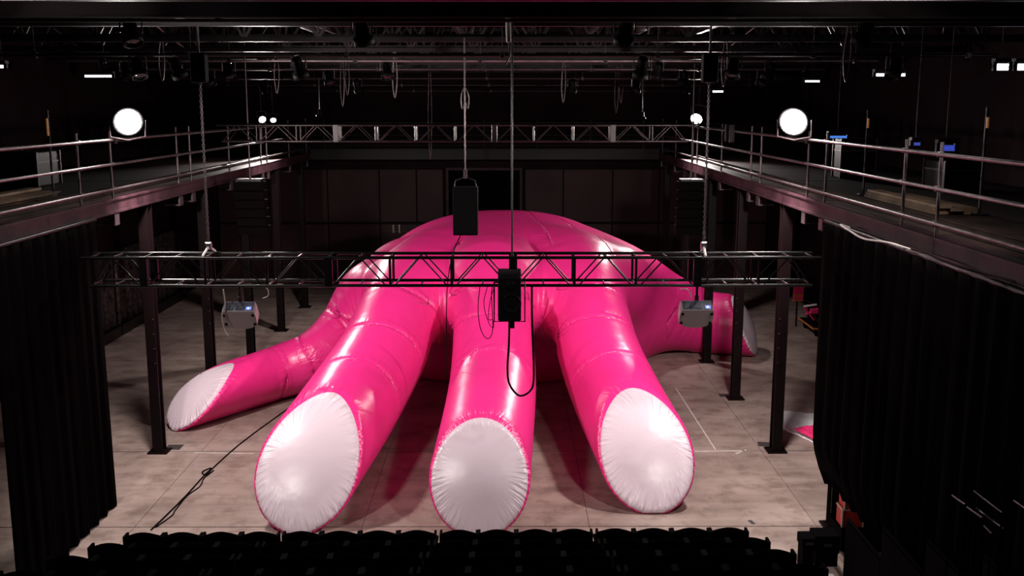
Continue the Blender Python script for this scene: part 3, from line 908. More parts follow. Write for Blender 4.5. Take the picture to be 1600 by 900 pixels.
# unlit spotlights hung from the pipes and the trusses
un = [(14.6, 8.22, (-5.2, -2.0, 1.6, 4.9)), (18.2, 7.86, (-6.4, -5.7, -3.6, 2.3, 3.9, 6.7)), (22.6, 7.95, (-8.2, -6.0, -2.6, 3.2, 5.6)), (26.4, 7.9, (-7.5, -4.5, 4.4, 6.4)), (29.4, 7.75, (-6.8, -4.2, 1.8, 3.6, 5.0))]
for n_, (y, z, xs) in enumerate(un):
    for k, x in enumerate(xs):
        small_lamp((x, y, z - 0.36), (x * 0.6, y + random.choice((-3, 3)), 0), 'unlit black spotlight, %s from the little finger side, on pipe over %s' % (ORD[k], ('seat front', 'fingertips', 'finger joints', 'back of hand', 'far truss')[n_]), 0, 'glass_dark', 0.12, 'unlit hanging spotlights', ztop=z - .02)
for i, x in enumerate((-6.6, 5.0)):
    small_lamp((x, 10.5, 9.0), ((-2.3, 18.6, 0.2), (0.9, 18.6, .2))[i], ['house spotlight over the seating on the little finger side', 'house spotlight over the seating on the thumb side'][i], KEY_W, size=0.3, ztop=9.58, angle=92, soft=0.42)

# strip lights over the galleries
def strip(px0, px1, py, y, label, m='tube_white', n=1, gap=0.12):
    a = at_y(px0, py, y); b = at_y(px1, py, y)
    t = thing('strip_light', label, 'lamp', a)
    MB().box((a.x, y - 0.02, a.z + 0.05), (b.x, y + 0.12, a.z + 0.11)).build('housing', 'black_steel', t)
    for k in range(n):
        z = a.z - k * gap
        L = b.x - a.x
        MB().tube((a.x, y, z), (b.x, y, z), 0.024, 8).build('tube', m, t)
        for xx in (a.x, b.x):
            MB().cbox((xx - 0.03, y - 0.035, z - 0.035), (xx + 0.03, y + 0.035, z + 0.06), 0.008).build('end_cap', 'black_steel', t)
    MB().tube(((a.x + b.x) / 2, y + .05, a.z + 0.1), ((a.x + b.x) / 2, y + .05, ZC), 0.006, 6).build('hanger', 'black_steel', t)
    return t
strip(131, 177, 119, 24.5, 'white strip light above the gallery on the little finger side')
strip(1366, 1416, 117, 20.5, 'white strip light over the middle of the thumb side gallery')
strip(1554, 1578, 102, 17.0, 'double white strip light over the seating end of the thumb side gallery', n=2, gap=0.055)
strip(1586, 1640, 102, 17.0, 'second double white strip light next to the first over the thumb side gallery', n=2, gap=0.055)
strip(1256, 1282, 127, 28.0, 'short white strip light over the far part of the thumb side gallery')
strip(1112, 1131, 143, 33.0, 'very short white strip light over the far end of the thumb side gallery')
strip(-6, 9, 104, 19.0, 'white strip light half out of view over the little finger side gallery')
strip(1294, 1325, 214, 21.0, 'glowing blue tube light standing on the thumb side gallery', 'tube_blue')
strip(1465, 1494, 229, 17.0, 'dim indigo tube light on the thumb side gallery, longer side bay', 'tube_indigo', 2, 0.05)
strip(1424, 1440, 225, 17.0, 'short dim indigo tube light beside the longer one', 'tube_indigo')

# amber marker tubes on the gallery walls
for px, py0, py1, y, lab in ((1357, 185, 200, 19.0, 'thin amber marker light on a post behind the gallery rail'), (1544, 183, 200, 15.5, 'thin amber marker light near the seating end of the gallery'), (73, 185, 212, 19.5, 'thin dim amber marker light behind the little finger side rail')):
    a = at_y(px, py0, y); b = at_y(px, py1, y)
    t = thing('marker_light', lab, 'lamp', (a.x, y, GZ1))
    MB().tube((a.x, y, b.z), (a.x, y, a.z), 0.02, 8).build('tube', 'amber', t)
    MB().tube((a.x, y + 0.04, GZ1), (a.x, y + 0.04, a.z + 0.15), 0.022, 8).build('post', 'black_steel', t)
    MB().cbox((a.x - 0.1, y - 0.06, GZ1), (a.x + 0.1, y + 0.14, GZ1 + 0.03), 0.008).build('foot', 'black_steel', t)

# ------------------------------------------------------------------ projectors under the truss
def projector(px, py, label):
    y = TY + 0.16
    c = at_y(px, py, y)
    t = thing('projector', label, 'projector', c)
    TILT = R(36)
    w = 0.27
    # the broad underside faces down toward the seating, the connector side faces up
    out = [(-w * .92, .18), (w * .94, .18), (w, .10), (w, -.12)]
    out += [(w * .80 * math.cos(a), -.15 - .085 * math.sin(a)) for a in [R(8 + 16.4 * k) for k in range(11)]]
    out += [(-w, -.12), (-w, .08)]
    n = len(out); dep = 0.22
    Rm = Matrix.Rotation(TILT, 4, 'X')
    def rot(mb):
        mb.v = [tuple(Rm @ Vector(p)) for p in mb.v]; return mb
    front = [(x, 0.0, z) for x, z in out]
    back = [(x * .97, dep, z * .97 + .005) for x, z in out]
    b = MB().add(front + back, [tuple(range(n - 1, -1, -1)), tuple(range(n, 2 * n))] + [(i, (i + 1) % n, n + (i + 1) % n, n + i) for i in range(n)])
    loc_part(rot(b), 'body', 'projector_white', t)
    pan = loc_part(rot(MB().cbox((-w * .88, .012, .176), (w * .90, dep - .012, .19), 0.005)), 'connector_panel', 'projector_panel', t)
    for x0, x1 in ((-.21, -.08), (-.04, .08)):
        for k in range(5):
            xx = x0 + (x1 - x0) * k / 5
            loc_part(rot(MB().box((xx, .04, .189), (xx + (x1 - x0) / 7, dep - .04, .196))), 'vent', 'vent_dark', pan)
    loc_part(rot(MB().box((.125, .03, .189), (.215, .10, .195))), 'display', 'led_blue', pan)
    loc_part(rot(MB().lathe((.165, .06, .194), (0, 0, 1), [(0, .014), (.006, .010), (.008, 0)], 10)), 'status_light', 'led', pan)
    for x, z in ((-w * .86, .10), (-w * .86, -.11), (w * .86, -.11), (w * .86, .10)):
        loc_part(rot(MB().lathe((x, 0, z), (0, -1, 0), [(0, .026), (.02, .022), (.022, 0)], 10)), 'foot', 'rubber_black', t)
    h = TZ0 - c.z
    loc_part(MB().tube((.01, .08, .20), (.01, .08, h), 0.022, 8), 'hanging_pole', 'black_steel', t)
    loc_part(MB().tube((.01, .08, .14), (.01, .08, .36), 0.034, 8), 'pole_socket', 'black_steel', t)
    loc_part(MB().cbox((-.05, .02, h - .06), (.07, .14, h - .024), .01), 'clamp', 'worn_steel', t)
    return t, c
pj1, c1 = projector(374, 499, 'white ceiling projector hanging under the truss in front of the bare floor')
pj2, c2 = projector(1088, 497, 'white ceiling projector hanging under the truss in front of the pink thumb')
def cable(name, pts, r, label, m='rubber_black', cat='cable', n=8, seg=6):
    o = MB().path(catmull(pts, n), r, seg).build(name, m)
    return tag(o, label, cat)
ycab = TY + 0.02
cable('power_cable', [at_y(349, 452, ycab), at_y(352, 478, ycab), at_y(347, 492, ycab), at_y(349, 508, ycab), at_y(353, 520, ycab), at_y(357, 525, ycab)], 0.012, 'white cable looping past the side of the projector over bare floor', 'projector_white')
cable('power_cable', [at_y(408, 447, ycab), at_y(418, 452, ycab), at_y(419, 462, ycab), at_y(411, 466, ycab)], 0.009, 'short white cable end curling under the truss near the projector', 'projector_white')
cable('power_cable', [at_y(1063, 452, ycab), at_y(1073, 452, ycab), at_y(1079, 460, ycab), at_y(1080, 466, ycab)], 0.010, 'white cable end curling above the projector before the thumb', 'projector_white')

# ------------------------------------------------------------------ fixture in the middle of the truss with its cables
yc = TY - 0.24
a = at_y(775, 429, yc); b = at_y(817, 502, yc)
t = thing('hanging_loudspeaker', 'black loudspeaker in a bracket frame clamped to the middle of the truss', 'speaker', ((a.x + b.x) / 2, yc, a.z))
MB().cbox((a.x + .03, yc - .18, b.z + .03), (b.x - .03, yc + .16, a.z), 0.03).build('cabinet', 'black_plastic', t)
cx = (a.x + b.x) / 2
MB().lathe((cx + .03, yc - .175, b.z + .32), (0, -1, 0), [(0, .15), (.018, .155), (.022, .14), (0.006, .11), (-.002, .04), (.01, 0)], 24).build('woofer', 'rubber_black', t)
MB().lathe((cx + .02, yc - .175, b.z + .6), (0, -1, 0), [(0, .07), (.012, .07), (.006, .04), (.012, 0)], 16).build('tweeter', 'rubber_black', t)
MB().path([(a.x - .03, yc - .02, a.z - .12), (a.x - .03, yc - .02, b.z), (b.x + .03, yc - .02, b.z), (b.x + .03, yc - .02, a.z - .12), (a.x - .03, yc - .02, a.z - .12)], 0.013, 6).build('bracket', 'black_steel', t)
MB().cbox((cx - .02, yc - .08, b.z - .1), (cx + .08, yc + .04, b.z + .02), .01).build('cable_box', 'black_plastic', t)
MB().cbox((cx - .18, yc - .06, a.z - .02), (cx + .18, TY + .06, a.z + .05), .01).build('clamp', 'black_steel', t)
yq = yc - .02
cable('speaker_cable', [at_y(796, 508, yq), at_y(795, 540, yq), at_y(793, 575, yq), at_y(796, 600, yq), at_y(811, 618, yq), at_y(828, 611, yq), at_y(834, 590, yq), at_y(832, 520, yq), at_y(831, 480, yq), at_y(831, 446, TY)], 0.017, 'thick black cable drooping in a long loop below the middle loudspeaker')
cable('signal_cable', [at_y(750, 446, TY), at_y(747, 480, TY), at_y(750, 510, TY), at_y(758, 527, TY), at_y(766, 527, TY), at_y(770, 510, TY), at_y(768, 460, TY), at_y(770, 446, TY)], 0.007, 'thin black cable drooping in a loose loop beside the middle loudspeaker')
cable('signal_cable', [at_y(762, 446, TY), at_y(756, 475, TY), at_y(764, 505, TY), at_y(771, 512, TY), at_y(770, 500, TY), at_y(763, 498, TY), at_y(766, 470, TY), at_y(773, 446, TY)], 0.006, 'thin tangled black cable close against the middle loudspeaker')
top = at_y(800, 108, TY + .1)
tt = thing('suspension_rod', 'thin steel rod with a pale sleeve dropping from the roof to the truss middle', 'rod', (top.x, TY + .1, TZ0))
MB().tube((top.x, TY + .1, TZ0 + TH - .02), (top.x, TY + .1, 8.3), 0.014, 8).build('rod', 'black_steel', tt)
z0 = at_y(796, 66, TY + .1).z; z1 = at_y(796, 28, TY + .1).z
MB().tube((top.x - .05, TY + .06, z0), (top.x - .06, TY + .06, min(z1, 8.6)), 0.04, 10).build('sleeve', 'tape_white', tt)
MB().path([(top.x - .05, TY + .06, z0), (top.x - .03, TY + .05, z0 - .2), (top.x - .1, TY + .06, z0 - .34)], 0.012, 6).build('strap', 'worn_steel', tt)

# loudspeaker hung over the palm
ys = 20.0
a = at_y(708, 292, ys); b = at_y(747, 366, ys)
t = thing('hanging_loudspeaker', 'plain black loudspeaker cabinet hung on a cable over the back of the hand', 'speaker', ((a.x + b.x) / 2, ys, a.z))
MB().cbox((a.x, ys - .2, b.z), (b.x, ys + .25, a.z), 0.012).build('cabinet', 'black_plastic', t)
MB().box((a.x + .02, ys - .215, b.z + .03), (b.x - .02, ys - .201, a.z - .03)).build('grille', 'rubber_black', t)
cx = (a.x + b.x) / 2
MB().path([(a.x + .03, ys, a.z), (a.x + .05, ys, a.z + .12), (cx, ys, a.z + .2), (b.x - .05, ys, a.z + .12), (b.x - .03, ys, a.z)], 0.012, 6).build('bracket', 'black_steel', t)
MB().tube((cx, ys, a.z + .18), (cx, ys, 8.27), 0.014, 6).build('suspension_cable', 'worn_steel', t)
MB().cbox((cx - .035, ys - .03, a.z + .16), (cx + .035, ys + .03, a.z + .34), .01).build('shackle', 'worn_steel', t)
zt = at_y(727, 150, ys).z
MB().path(catmull([(cx, ys, zt + .2), (cx - .07, ys, zt), (cx - .05, ys, zt - .25), (cx + .01, ys, zt - .1), (cx + .06, ys, zt - .25), (cx + .08, ys, zt), (cx, ys, zt + .2)], 6), 0.01, 5).build('cable_coil', 'worn_steel', t)
cable('tether_rope', [(cx - .1, ys + .05, b.z), at_y(708, 395, ys + .3), at_y(701, 430, ys + .4), at_y(698, 470, ys + .4), at_y(697.5, 540, ys + .4), at_y(698, 600, ys + .4)], 0.011, 'thin dark rope hanging from the loudspeaker over the back of the hand')

# line arrays before the cross gallery
for px, lab in ((1080, 'dark column of stacked loudspeakers hanging behind the thumb'), (391, 'dark column of stacked loudspeakers hanging behind the little finger')):
    y = 27.4 if px > 800 else 25.2
    p0 = at_y(px, 283, y); p1 = at_y(px, 368, y)
    t = thing('line_array', lab, 'speaker', (p0.x, y, p0.z))
    nb = 6
    for k in range(nb):
        zt = p0.z + (p1.z - p0.z) * k / nb; zb_ = p0.z + (p1.z - p0.z) * (k + 1) / nb
        off = 0.02 * k * k * .5
        MB().cbox((p0.x - .36, y - .25 + off, zb_ + .012), (p0.x + .36, y + .25 + off, zt - .012), 0.015).build('speaker_box', 'door_black', t)
    MB().box((p0.x - .3, y - .2, p0.z), (p0.x + .3, y + .2, p0.z + .06)).build('bumper_frame', 'black_steel', t)
    MB().tube((p0.x, y, p0.z + .06), (p0.x, y, 8.7), 0.02, 6).build('chain', 'worn_steel', t)

# ------------------------------------------------------------------ drapes
def drape(label, x, ya, yb_, ztop, end_fn, amp, waves, bulge):
    """black curtain along y from ya (far end) to yb_ (near end); end_fn(z) gives the far end y"""
    t = thing('stage_drape', label, 'curtain', (x, ya, 0))
    nu, nv = 150, 26
    v = []; f = []
    for i in range(nu + 1):
        for j in range(nv + 1):
            u = i / nu; w = j / nv
            y_end, zb = end_fn(w)
            y = y_end + (yb_ - y_end) * u
            z = ztop + (zb(u) - ztop) * w
            ph = u * waves * 2 * math.pi
            xx = x + amp * (0.4 + 0.6 * w) * (math.sin(ph) + 0.35 * math.sin(2.3 * ph + 1)) 
            v.append((xx, y, z))
    n = len(v)
    v2 = [(p[0] + bulge, p[1], p[2]) for p in v]
    def q(i, j): return i * (nv + 1) + j
    for i in range(nu):
        for j in range(nv):
            f.append((q(i, j), q(i + 1, j), q(i + 1, j + 1), q(i, j + 1)))
            f.append((n + q(i, j), n + q(i, j + 1), n + q(i + 1, j + 1), n + q(i + 1, j)))
    for i in range(nu):
        f.append((q(i, 0), n + q(i, 0), n + q(i + 1, 0), q(i + 1, 0)))
        f.append((q(i, nv), q(i + 1, nv), n + q(i + 1, nv), n + q(i, nv)))
    for j in range(nv):
        f.append((q(0, j), q(0, j + 1), n + q(0, j + 1), n + q(0, j)))
        f.append((q(nu, j), n + q(nu, j), n + q(nu, j + 1), q(nu, j + 1)))
    MB().add(v + v2, f, True).build('cloth', 'velvet', t)
    MB().tube((x + bulge / 2, ya + .05, ztop + .02), (x + bulge / 2, yb_ - .05, ztop + .02), 0.03, 8).build('curtain_rail', 'black_steel', t)
    return t
XD = CL + 0.19
drape('tall black velvet drape hanging to the floor before the little finger side columns', XD, 17.25, 13.7, GZ0 - .02, lambda w: (17.22 + .06 * w, lambda u: 0.02), 0.032, 9, -0.05)
XD2 = CR - 0.24
def end2(w):
    return (17.02 - 0.8 * max(0, (w - .86) / .14) ** 2, lambda u: 0.96 - .14 * math.exp(-u * 30))
drape('long black velvet drape with a rounded lifted corner before the red cases', XD2, 17.0, 7.0, GZ0 - .02, end2, 0.07, 22, 0.08)
cable('hanging_chain', [at_x(1297, 752, XD2 + .05), at_x(1297, 775, XD2 + .05), at_x(1295, 800, XD2 + .05), at_x(1294, 834, XD2 + .05)], 0.014, 'dark chain dangling to the floor from the rounded drape corner', cat='chain')

# ------------------------------------------------------------------ raked seating
ROWS = 4
SEAT_W = 0.534
row_D = [13.49 - 1.14 * k for k in range(ROWS)]
row_top = [1.19 + 0.355 * k for k in range(ROWS)]
XA, XB = -5.33, 3.37
skew = 0.0175
def yrow(k, x): return row_D[k] - 0.02 + skew * (x - XA) - 0.06
platform_z = [row_top[k] - 0.93 for k in range(ROWS)]
for k in range(ROWS + 3):
    z = (platform_z[0] + 0.355 * k)
    y1 = 13.49 - 1.14 * k + 0.85; y0 = y1 - 1.14 if k < ROWS + 2 else 2.0
    t = thing('seating_tier', ['lowest dark seating tier, closest to the hand', 'second dark seating tier up from the floor', 'third dark seating tier up from the floor', 'fourth dark seating tier up from the floor', 'fifth dark seating tier up from the floor', 'sixth dark seating tier up from the floor', 'topmost wide dark seating tier'][k], 'platform', (0, y0, 0), 'seating tiers')
    MB().box((XA - .05, y0, 0), (XB + .06, y1, z)).build('platform', 'seat_plastic', t)
    # aisle steps: two per tier, both sides
    for (xa, xb) in ((XB + .08, XB + 1.5), (XA - 1.05, XA - .07)):
        for s in range(2):
            ya_, yb2 = y1 - 0.57 * (s + 1), y1 - 0.57 * s
            zz = z - 0.1775 * (1 - s)
            MB().box((xa, ya_, 0), (xb, yb2, zz - 0.04)).build('step_riser', 'seat_plastic', t)
            MB().box((xa - .0, ya_ + .004, zz - 0.04), (xb, yb2 + .02, zz)).build('step_tread', 'tread_grey', t)
def make_seat(label, group, bend):
    t = thing('theatre_seat', label, 'seat', (0, 0, 0), group)
    w = SEAT_W - 0.066
    # backrest: arched top, slight hollow, leaning; built around (0,0,0) at the floor of its tier, facing +y
    nx, nz = 12, 8
    v = []; f = []
    for side in (0, 1):
        for i in range(nx + 1):
            u = i / nx * 2 - 1
            top = 0.86 + 0.072 * math.cos(u * math.pi / 2) ** 1.0
            for j in range(nz + 1):
                q = j / nz
                z = 0.42 + (top - 0.42) * q
                y = -0.10 * q + 0.05 * u * u - side * (0.075 - 0.02 * q) + 0.05
                v.append((u * w / 2, y, z))
    n = (nx + 1) * (nz + 1)
    def q_(s, i, j): return s * n + i * (nz + 1) + j
    for i in range(nx):
        for j in range(nz):
            f.append((q_(0, i, j), q_(0, i, j + 1), q_(0, i + 1, j + 1), q_(0, i + 1, j)))
            f.append((q_(1, i, j), q_(1, i + 1, j), q_(1, i + 1, j + 1), q_(1, i, j + 1)))
        f.append((q_(0, i, nz), q_(1, i, nz), q_(1, i + 1, nz), q_(0, i + 1, nz)))
        f.append((q_(0, i, 0), q_(0, i + 1, 0), q_(1, i + 1, 0), q_(1, i, 0)))
    for j in range(nz):
        f.append((q_(0, 0, j), q_(1, 0, j), q_(1, 0, j + 1), q_(0, 0, j + 1)))
        f.append((q_(0, nx, j), q_(0, nx, j + 1), q_(1, nx, j + 1), q_(1, nx, j)))
    loc_part(MB().add(v, f, True), 'backrest', 'seat_fabric', t)
    loc_part(MB().cbox((-w / 2, .06, .36), (w / 2, .5, .46), .03), 'seat_cushion', 'seat_fabric', t)
    for s in (-1, 1):
        xx = s * (SEAT_W / 2 - .017)
        loc_part(MB().box((xx - .0165, -.10, 0), (xx + .0165, .06, .885)), 'side_stand', 'seat_plastic', t)
        loc_part(MB().cbox((xx - .0165, .061, .60), (xx + .0165, .42, .65), .006), 'armrest', 'seat_fabric', t)
    loc_part(MB().cbox((-w / 2, .05, .30), (w / 2, .10, .36), .01), 'crossbar', 'seat_plastic', t)
    return t
row_name = ['black theatre seat with arched back in the lowest row, before the fingertips',
            'black theatre seat with arched back in the second row from the floor',
            'black theatre seat with arched back in the third row from the floor',
            'black theatre seat with arched back in the fourth row from the floor']
proto = None
for k in range(ROWS):
    x = XA + 0.01
    gap = (XB - XA - 16 * SEAT_W - .02) / 3
    for i in range(16):
        xc = x + SEAT_W / 2
        if proto is None:
            proto = make_seat(row_name[0], 'theatre seats, lowest row', 0); o = proto
        else:
            o = copy_tree(proto)
        o['label'] = 'black arched theatre seat in the %s row, %s from the red cases end' % (('lowest', 'second', 'third', 'fourth')[k], ORD[15 - i]); o['group'] = ['theatre seats, lowest row', 'theatre seats, second row', 'theatre seats, third row', 'theatre seats, fourth row'][k]
        o.location = (xc, yrow(k, xc), platform_z[k])
        x += SEAT_W + (gap if i in (3, 7, 11) else 0)

# dark side panels and boxes by the aisle
t = thing('aisle_barrier', 'tall black barrier panel beside the aisle steps below the drape', 'barrier', (5.03, 9.5, 0))
pz = [(14.35, 0.62), (14.35, .95), (10.2, 2.45), (7.0, 3.55)]
for i in range(5):
    y1 = 14.3 - i * 1.4; y0 = y1 - 1.38; z1 = 0.95 + i * 0.45
    MB().box((5.0, y0, 0), (5.06, y1, z1)).build('panel', 'seat_plastic', t)
    MB().tube((5.03, y0, z1 + .03), (5.03, y1, z1 + .03), .025, 8).build('top_rail', 'seat_plastic', t)
for (p0, p1, y, dep, lab) in (((1275, 838), (1312, 866), 14.75, .35, 'black equipment box standing at the foot of the aisle steps'), ((1254, 842), (1275, 857), 14.55, .3, 'smaller black box next to the equipment box at the aisle steps')):
    a = at_y(*p0, y); b = at_y(*p1, y)
    t = thing('equipment_box', lab, 'box', (a.x, y, 0))
    MB().cbox((a.x, y, max(b.z, .05)), (b.x, y + dep, a.z), .015).build('body', 'seat_plastic', t)
    MB().box((a.x + .02, y + .02, 0), (b.x - .02, y + dep - .02, max(b.z, .05))).build('stand', 'seat_plastic', t)
    MB().box(((a.x + b.x) / 2 - .06, y - .012, (a.z + max(b.z, .05)) / 2 - .02), ((a.x + b.x) / 2 + .06, y, (a.z + max(b.z, .05)) / 2 + .02)).build('handle', 'black_steel', t)

# red cases behind the drape corner
y = 15.3
for (p0, p1, yy, lab) in (((1321, 777), (1333, 796.5), 15.35, 'red case with cream edging standing on the lower red case'), ((1317, 797), (1340, 824), 15.35, 'wider red case with cream edging standing under the upper one')):
    a = at_y(*p0, yy); b = at_y(*p1, yy)
    t = thing('red_case', lab, 'case', (a.x, yy, b.z))
    MB().cbox((a.x, yy, b.z), (b.x + .08, yy + .3, a.z), .008).build('body', 'red_paint', t)
    e = .012
    for (lo, hi) in (((a.x - e, yy - e, b.z), (a.x + e, yy + e, a.z)), ((b.x + .08 - e, yy - e, b.z), (b.x + .08 + e, yy + e, a.z)), ((a.x + e, yy - e, a.z - e), (b.x + .08 - e, yy + e, a.z + e)), ((a.x - e, yy + e, a.z - e), (a.x + e, yy + .3, a.z + e))):
        MB().box(lo, hi).build('edging', 'cream_edge', t)
t = thing('storage_trunk', 'black storage trunk carrying the red cases behind the drape corner', 'trunk', (5.0, 15.3, 0))
a = at_y(1317, 824, 15.35)
MB().cbox((a.x - .05, 15.25, 0.02), (a.x + 1.5, 15.95, a.z - .002), .02).build('body', 'seat_plastic', t)
for x in (a.x + .05, a.x + 1.35):
    MB().box((x, 15.235, .1), (x + .06, 15.25, a.z - .05)).build('strap', 'black_steel', t)
# folded stand with bright knob next to the red cases
k0 = at_y(1337, 772, 15.75)
t = thing('folded_stand', 'folded metal microphone stand with a shiny knob beside the red cases', 'stand', (k0.x, 15.75, a.z))
MB().lathe((k0.x, 15.75, k0.z - .03), (0, 0, 1), [(0, 0), (.005, .025), (.03, .032), (.055, .02), (.06, 0)], 12).build('knob', 'chrome', t)
for (q0, q1) in (((1335, 776), (1360, 781)), ((1334, 783), (1362, 782)), ((1349, 789), (1354, 812)), ((1337, 790), (1360, 787))):
    MB().tube(at_y(*q0, 15.78), at_y(*q1, 15.78), .012, 6).build('tube', 'worn_steel', t)
# handrails of the stair hidden behind the drape
t = thing('stair_handrail', 'dim slanting steel handrails of the dark stair beside the aisle barrier', 'handrail', (4.9, 9.0, 0))
for (q0, q1) in (((1522, 767), (1566, 801)), ((1488, 774), (1508, 788)), ((1511, 792), (1535, 809)), ((1526, 794), (1568, 826)), ((1538, 822), (1550, 834)), ((1584, 782), (1620, 806))):
    p = at_y(*q0, 9.9); q = at_y(*q1, 9.5)
    MB().tube(p, q, .009, 8).build('rail', 'pipe_steel', t)
    for e in (p, q):
        MB().tube(e, (e.x, e.y, 1.326 if e is p else 1.504), .012, 6).build('post', 'seat_plastic', t)

# ------------------------------------------------------------------ things on the floor
fl = lambda px, py, z=0.012: at_z(px, py, z)
cable('floor_cable', [fl(236, 828), fl(262, 803), fl(290, 775), fl(318, 744), fl(330, 732), fl(322, 734), fl(316, 738), fl(322, 742), fl(334, 730), fl(372, 696), fl(420, 660), fl(468, 627), fl(530, 592)], 0.014, 'long black cable with a knot running diagonally across the floor')
cable('floor_cable', [fl(243, 824), fl(268, 806), fl(274, 797), fl(292, 775), fl(312, 760), fl(318, 748), fl(326, 741), fl(334, 735)], 0.011, 'second thinner black cable wandering along the knotted one')
def tape(pts, w, label, m='tape_white'):
    a = Vector(pts[0]); b = Vector(pts[1])
    d = (b - a); d.z = 0; d.normalize(); n = Vector((-d.y, d.x, 0)) * (w / 2)
    z = .001; h = .004
    v = [a + n, a - n, b - n, b + n]
    mb = MB().add([(p.x, p.y, z) for p in v] + [(p.x, p.y, h) for p in v], [(3, 2, 1, 0), (4, 5, 6, 7), (0, 1, 5, 4), (1, 2, 6, 5), (2, 3, 7, 6), (3, 0, 4, 7)])
    return tag(mb.build('tape_mark', m), label, 'tape')
tape((fl(1085, 704.5), fl(1166, 703.5)), .045, 'pale tape line on the floor beside the nail next to the thumb')
tape((fl(1056, 606), fl(1118, 702)), .03, 'thin pale tape line running lengthwise toward the thumb tip')
tape((fl(304, 706.5), fl(396, 708)), .04, 'pale tape line on the floor across the knotted cable')
tape((fl(1150, 708), fl(1166, 702)), .05, 'short slanted pale tape scrap at the tape line end')
tape((fl(1171, 812), fl(1178, 818)), .07, 'small dark tape scrap lying near the seat row end', 'tape_dark')
tape((fl(260, 698), fl(284, 698)), .32, 'dark square tape patch beside the column foot near the little finger nail', 'tape_dark')
tape((fl(1184, 693), fl(1206, 694)), .28, 'dark tape patch beside the column foot near the white sheet', 'tape_dark')
tape((fl(1124, 617), fl(1140, 617)), .25, 'dark tape patch beside the column foot at the thumb tip', 'tape_dark')
# crumpled white sheet and pink cloth
def crumple(name, poly, h, m, label, cat, seed, zb=0.0):
    r_ = random.Random(seed)
    n = 16
    c = sum((Vector(p) for p in poly), Vector()) / len(poly)
    def inside_pt(u, v):
        a = Vector(poly[0]).lerp(Vector(poly[1]), u); b = Vector(poly[3]).lerp(Vector(poly[2]), u)
        return a.lerp(b, v)
    v = []; f = []
    for i in range(n + 1):
        for j in range(n + 1):
            p = inside_pt(i / n, j / n)
            e = min(i, j, n - i, n - j) / (n / 2)
            z = zb + 0.008 + h * (0.25 + 0.75 * e) * r_.random()
            v.append((p.x + r_.uniform(-.02, .02), p.y + r_.uniform(-.03, .03), z))
    m_ = len(v)
    v += [(p[0], p[1], zb + 0.002) for p in v]
    q = lambda i, j: i * (n + 1) + j
    for i in range(n):
        for j in range(n):
            f.append((q(i, j), q(i + 1, j), q(i + 1, j + 1), q(i, j + 1)))
            f.append((m_ + q(i, j), m_ + q(i, j + 1), m_ + q(i + 1, j + 1), m_ + q(i + 1, j)))
        for (a, b) in ((q(i, 0), q(i + 1, 0)), (q(i + 1, n), q(i, n)), (q(0, i + 1), q(0, i)), (q(n, i), q(n, i + 1))):
            f.append((b, a, m_ + a, m_ + b))
    return tag(MB().add(v, f, True).build(name, m), label, cat)
crumple('plastic_sheet', [fl(1206, 662), fl(1290, 700), fl(1330, 650), fl(1226, 641)], .07, 'sheet_white', 'crumpled white plastic sheet on the floor behind the column', 'sheet', 3)
crumple('pink_cloth', [(lambda p: Vector((p.x, p.y, 0)))(fl(1240, 676)), fl(1290, 700), fl(1310, 676), fl(1262, 671)], .12, 'pink_cloth', 'folded pink cloth lying at the edge of the white sheet', 'cloth', 5, 0.08)

# trolley with bundles by the side wall
ty0 = 30.6
tx0, tx1 = at_z(1236, 505, 0).x, 10.3
t = thing('equipment_trolley', 'low trolley loaded with dark gear behind the thumb side columns', 'trolley', (tx0, ty0, 0))
MB().box((tx0 + .1, ty0, .22), (tx1, ty0 + 1.6, .3)).build('platform', 'black_steel', t)
for (q0, q1) in (((tx0 + .1, ty0 + 1.6), (tx0 + .1, ty0)), ((tx0 + .1, ty0), (tx1, ty0)), ((tx1, ty0), (tx1, ty0 + 1.6))):
    MB().tube((*q0, .268), (*q1, .268), .03, 8).build('frame_rail', 'orange_paint', t)
for x in (tx0 + .25, tx1 - .2):
    for yy in (ty0 + .2, ty0 + 1.4):
        MB().tube((x - .03, yy, .11), (x + .03, yy, .11), .11, 14).build('wheel', 'rubber_black', t)
t = thing('gear_crate', 'dark gear crate standing on the orange edged trolley', 'crate', (tx0 + .3, ty0 + .5, .3))
MB().cbox((tx0 + .3, ty0 + .4, .305), (tx0 + 1.3, ty0 + 1.4, 1.0), .03).build('body', 'seat_plastic', t)
MB().box((tx0 + .28, ty0 + .385, .85), (tx0 + 1.32, ty0 + 1.415, .9)).build('rim', 'black_steel', t)
p = at_y(1248, 462, ty0 + 1.5)
t = thing('safety_vest', 'pink and orange striped vest hung on a post behind the trolley', 'vest', (p.x, ty0 + 1.5, 0))
MB().tube((p.x, ty0 + 1.65, 0), (p.x, ty0 + 1.65, 1.9), .03, 8).build('post', 'black_steel', t)
zc_ = p.z
for (z0, z1, m, w) in ((.04, .30, 'pink_cloth', .16), (-.05, .04, 'orange_paint', .165), (-.13, -.05, 'pink_cloth', .16), (-.19, -.13, 'orange_paint', .165)):
    MB().cbox((p.x - w, ty0 + 1.5, zc_ + z0), (p.x + w, ty0 + 1.61, zc_ + z1), .015).build('fabric_band', m, t)
p = at_y(1272, 482, ty0 + .3)
crm = thing('folded_chair', 'folded pink and white chair lying on the trolley load', 'chair', (p.x, ty0 + .3, .9))
for (q0, q1, m) in (((1256, 479), (1276, 476), 'sheet_white'), ((1256, 480), (1272, 500), 'pink_cloth'), ((1258, 492), (1278, 482), 'pink_cloth'), ((1270, 484), (1278, 502), 'worn_steel')):
    MB().tube(at_y(*q0, ty0 + .3), at_y(*q1, ty0 + .3), .035, 8).build('tube', m, crm)
a = at_y(1266, 482, ty0 + .28); b = at_y(1278, 490, ty0 + .28)
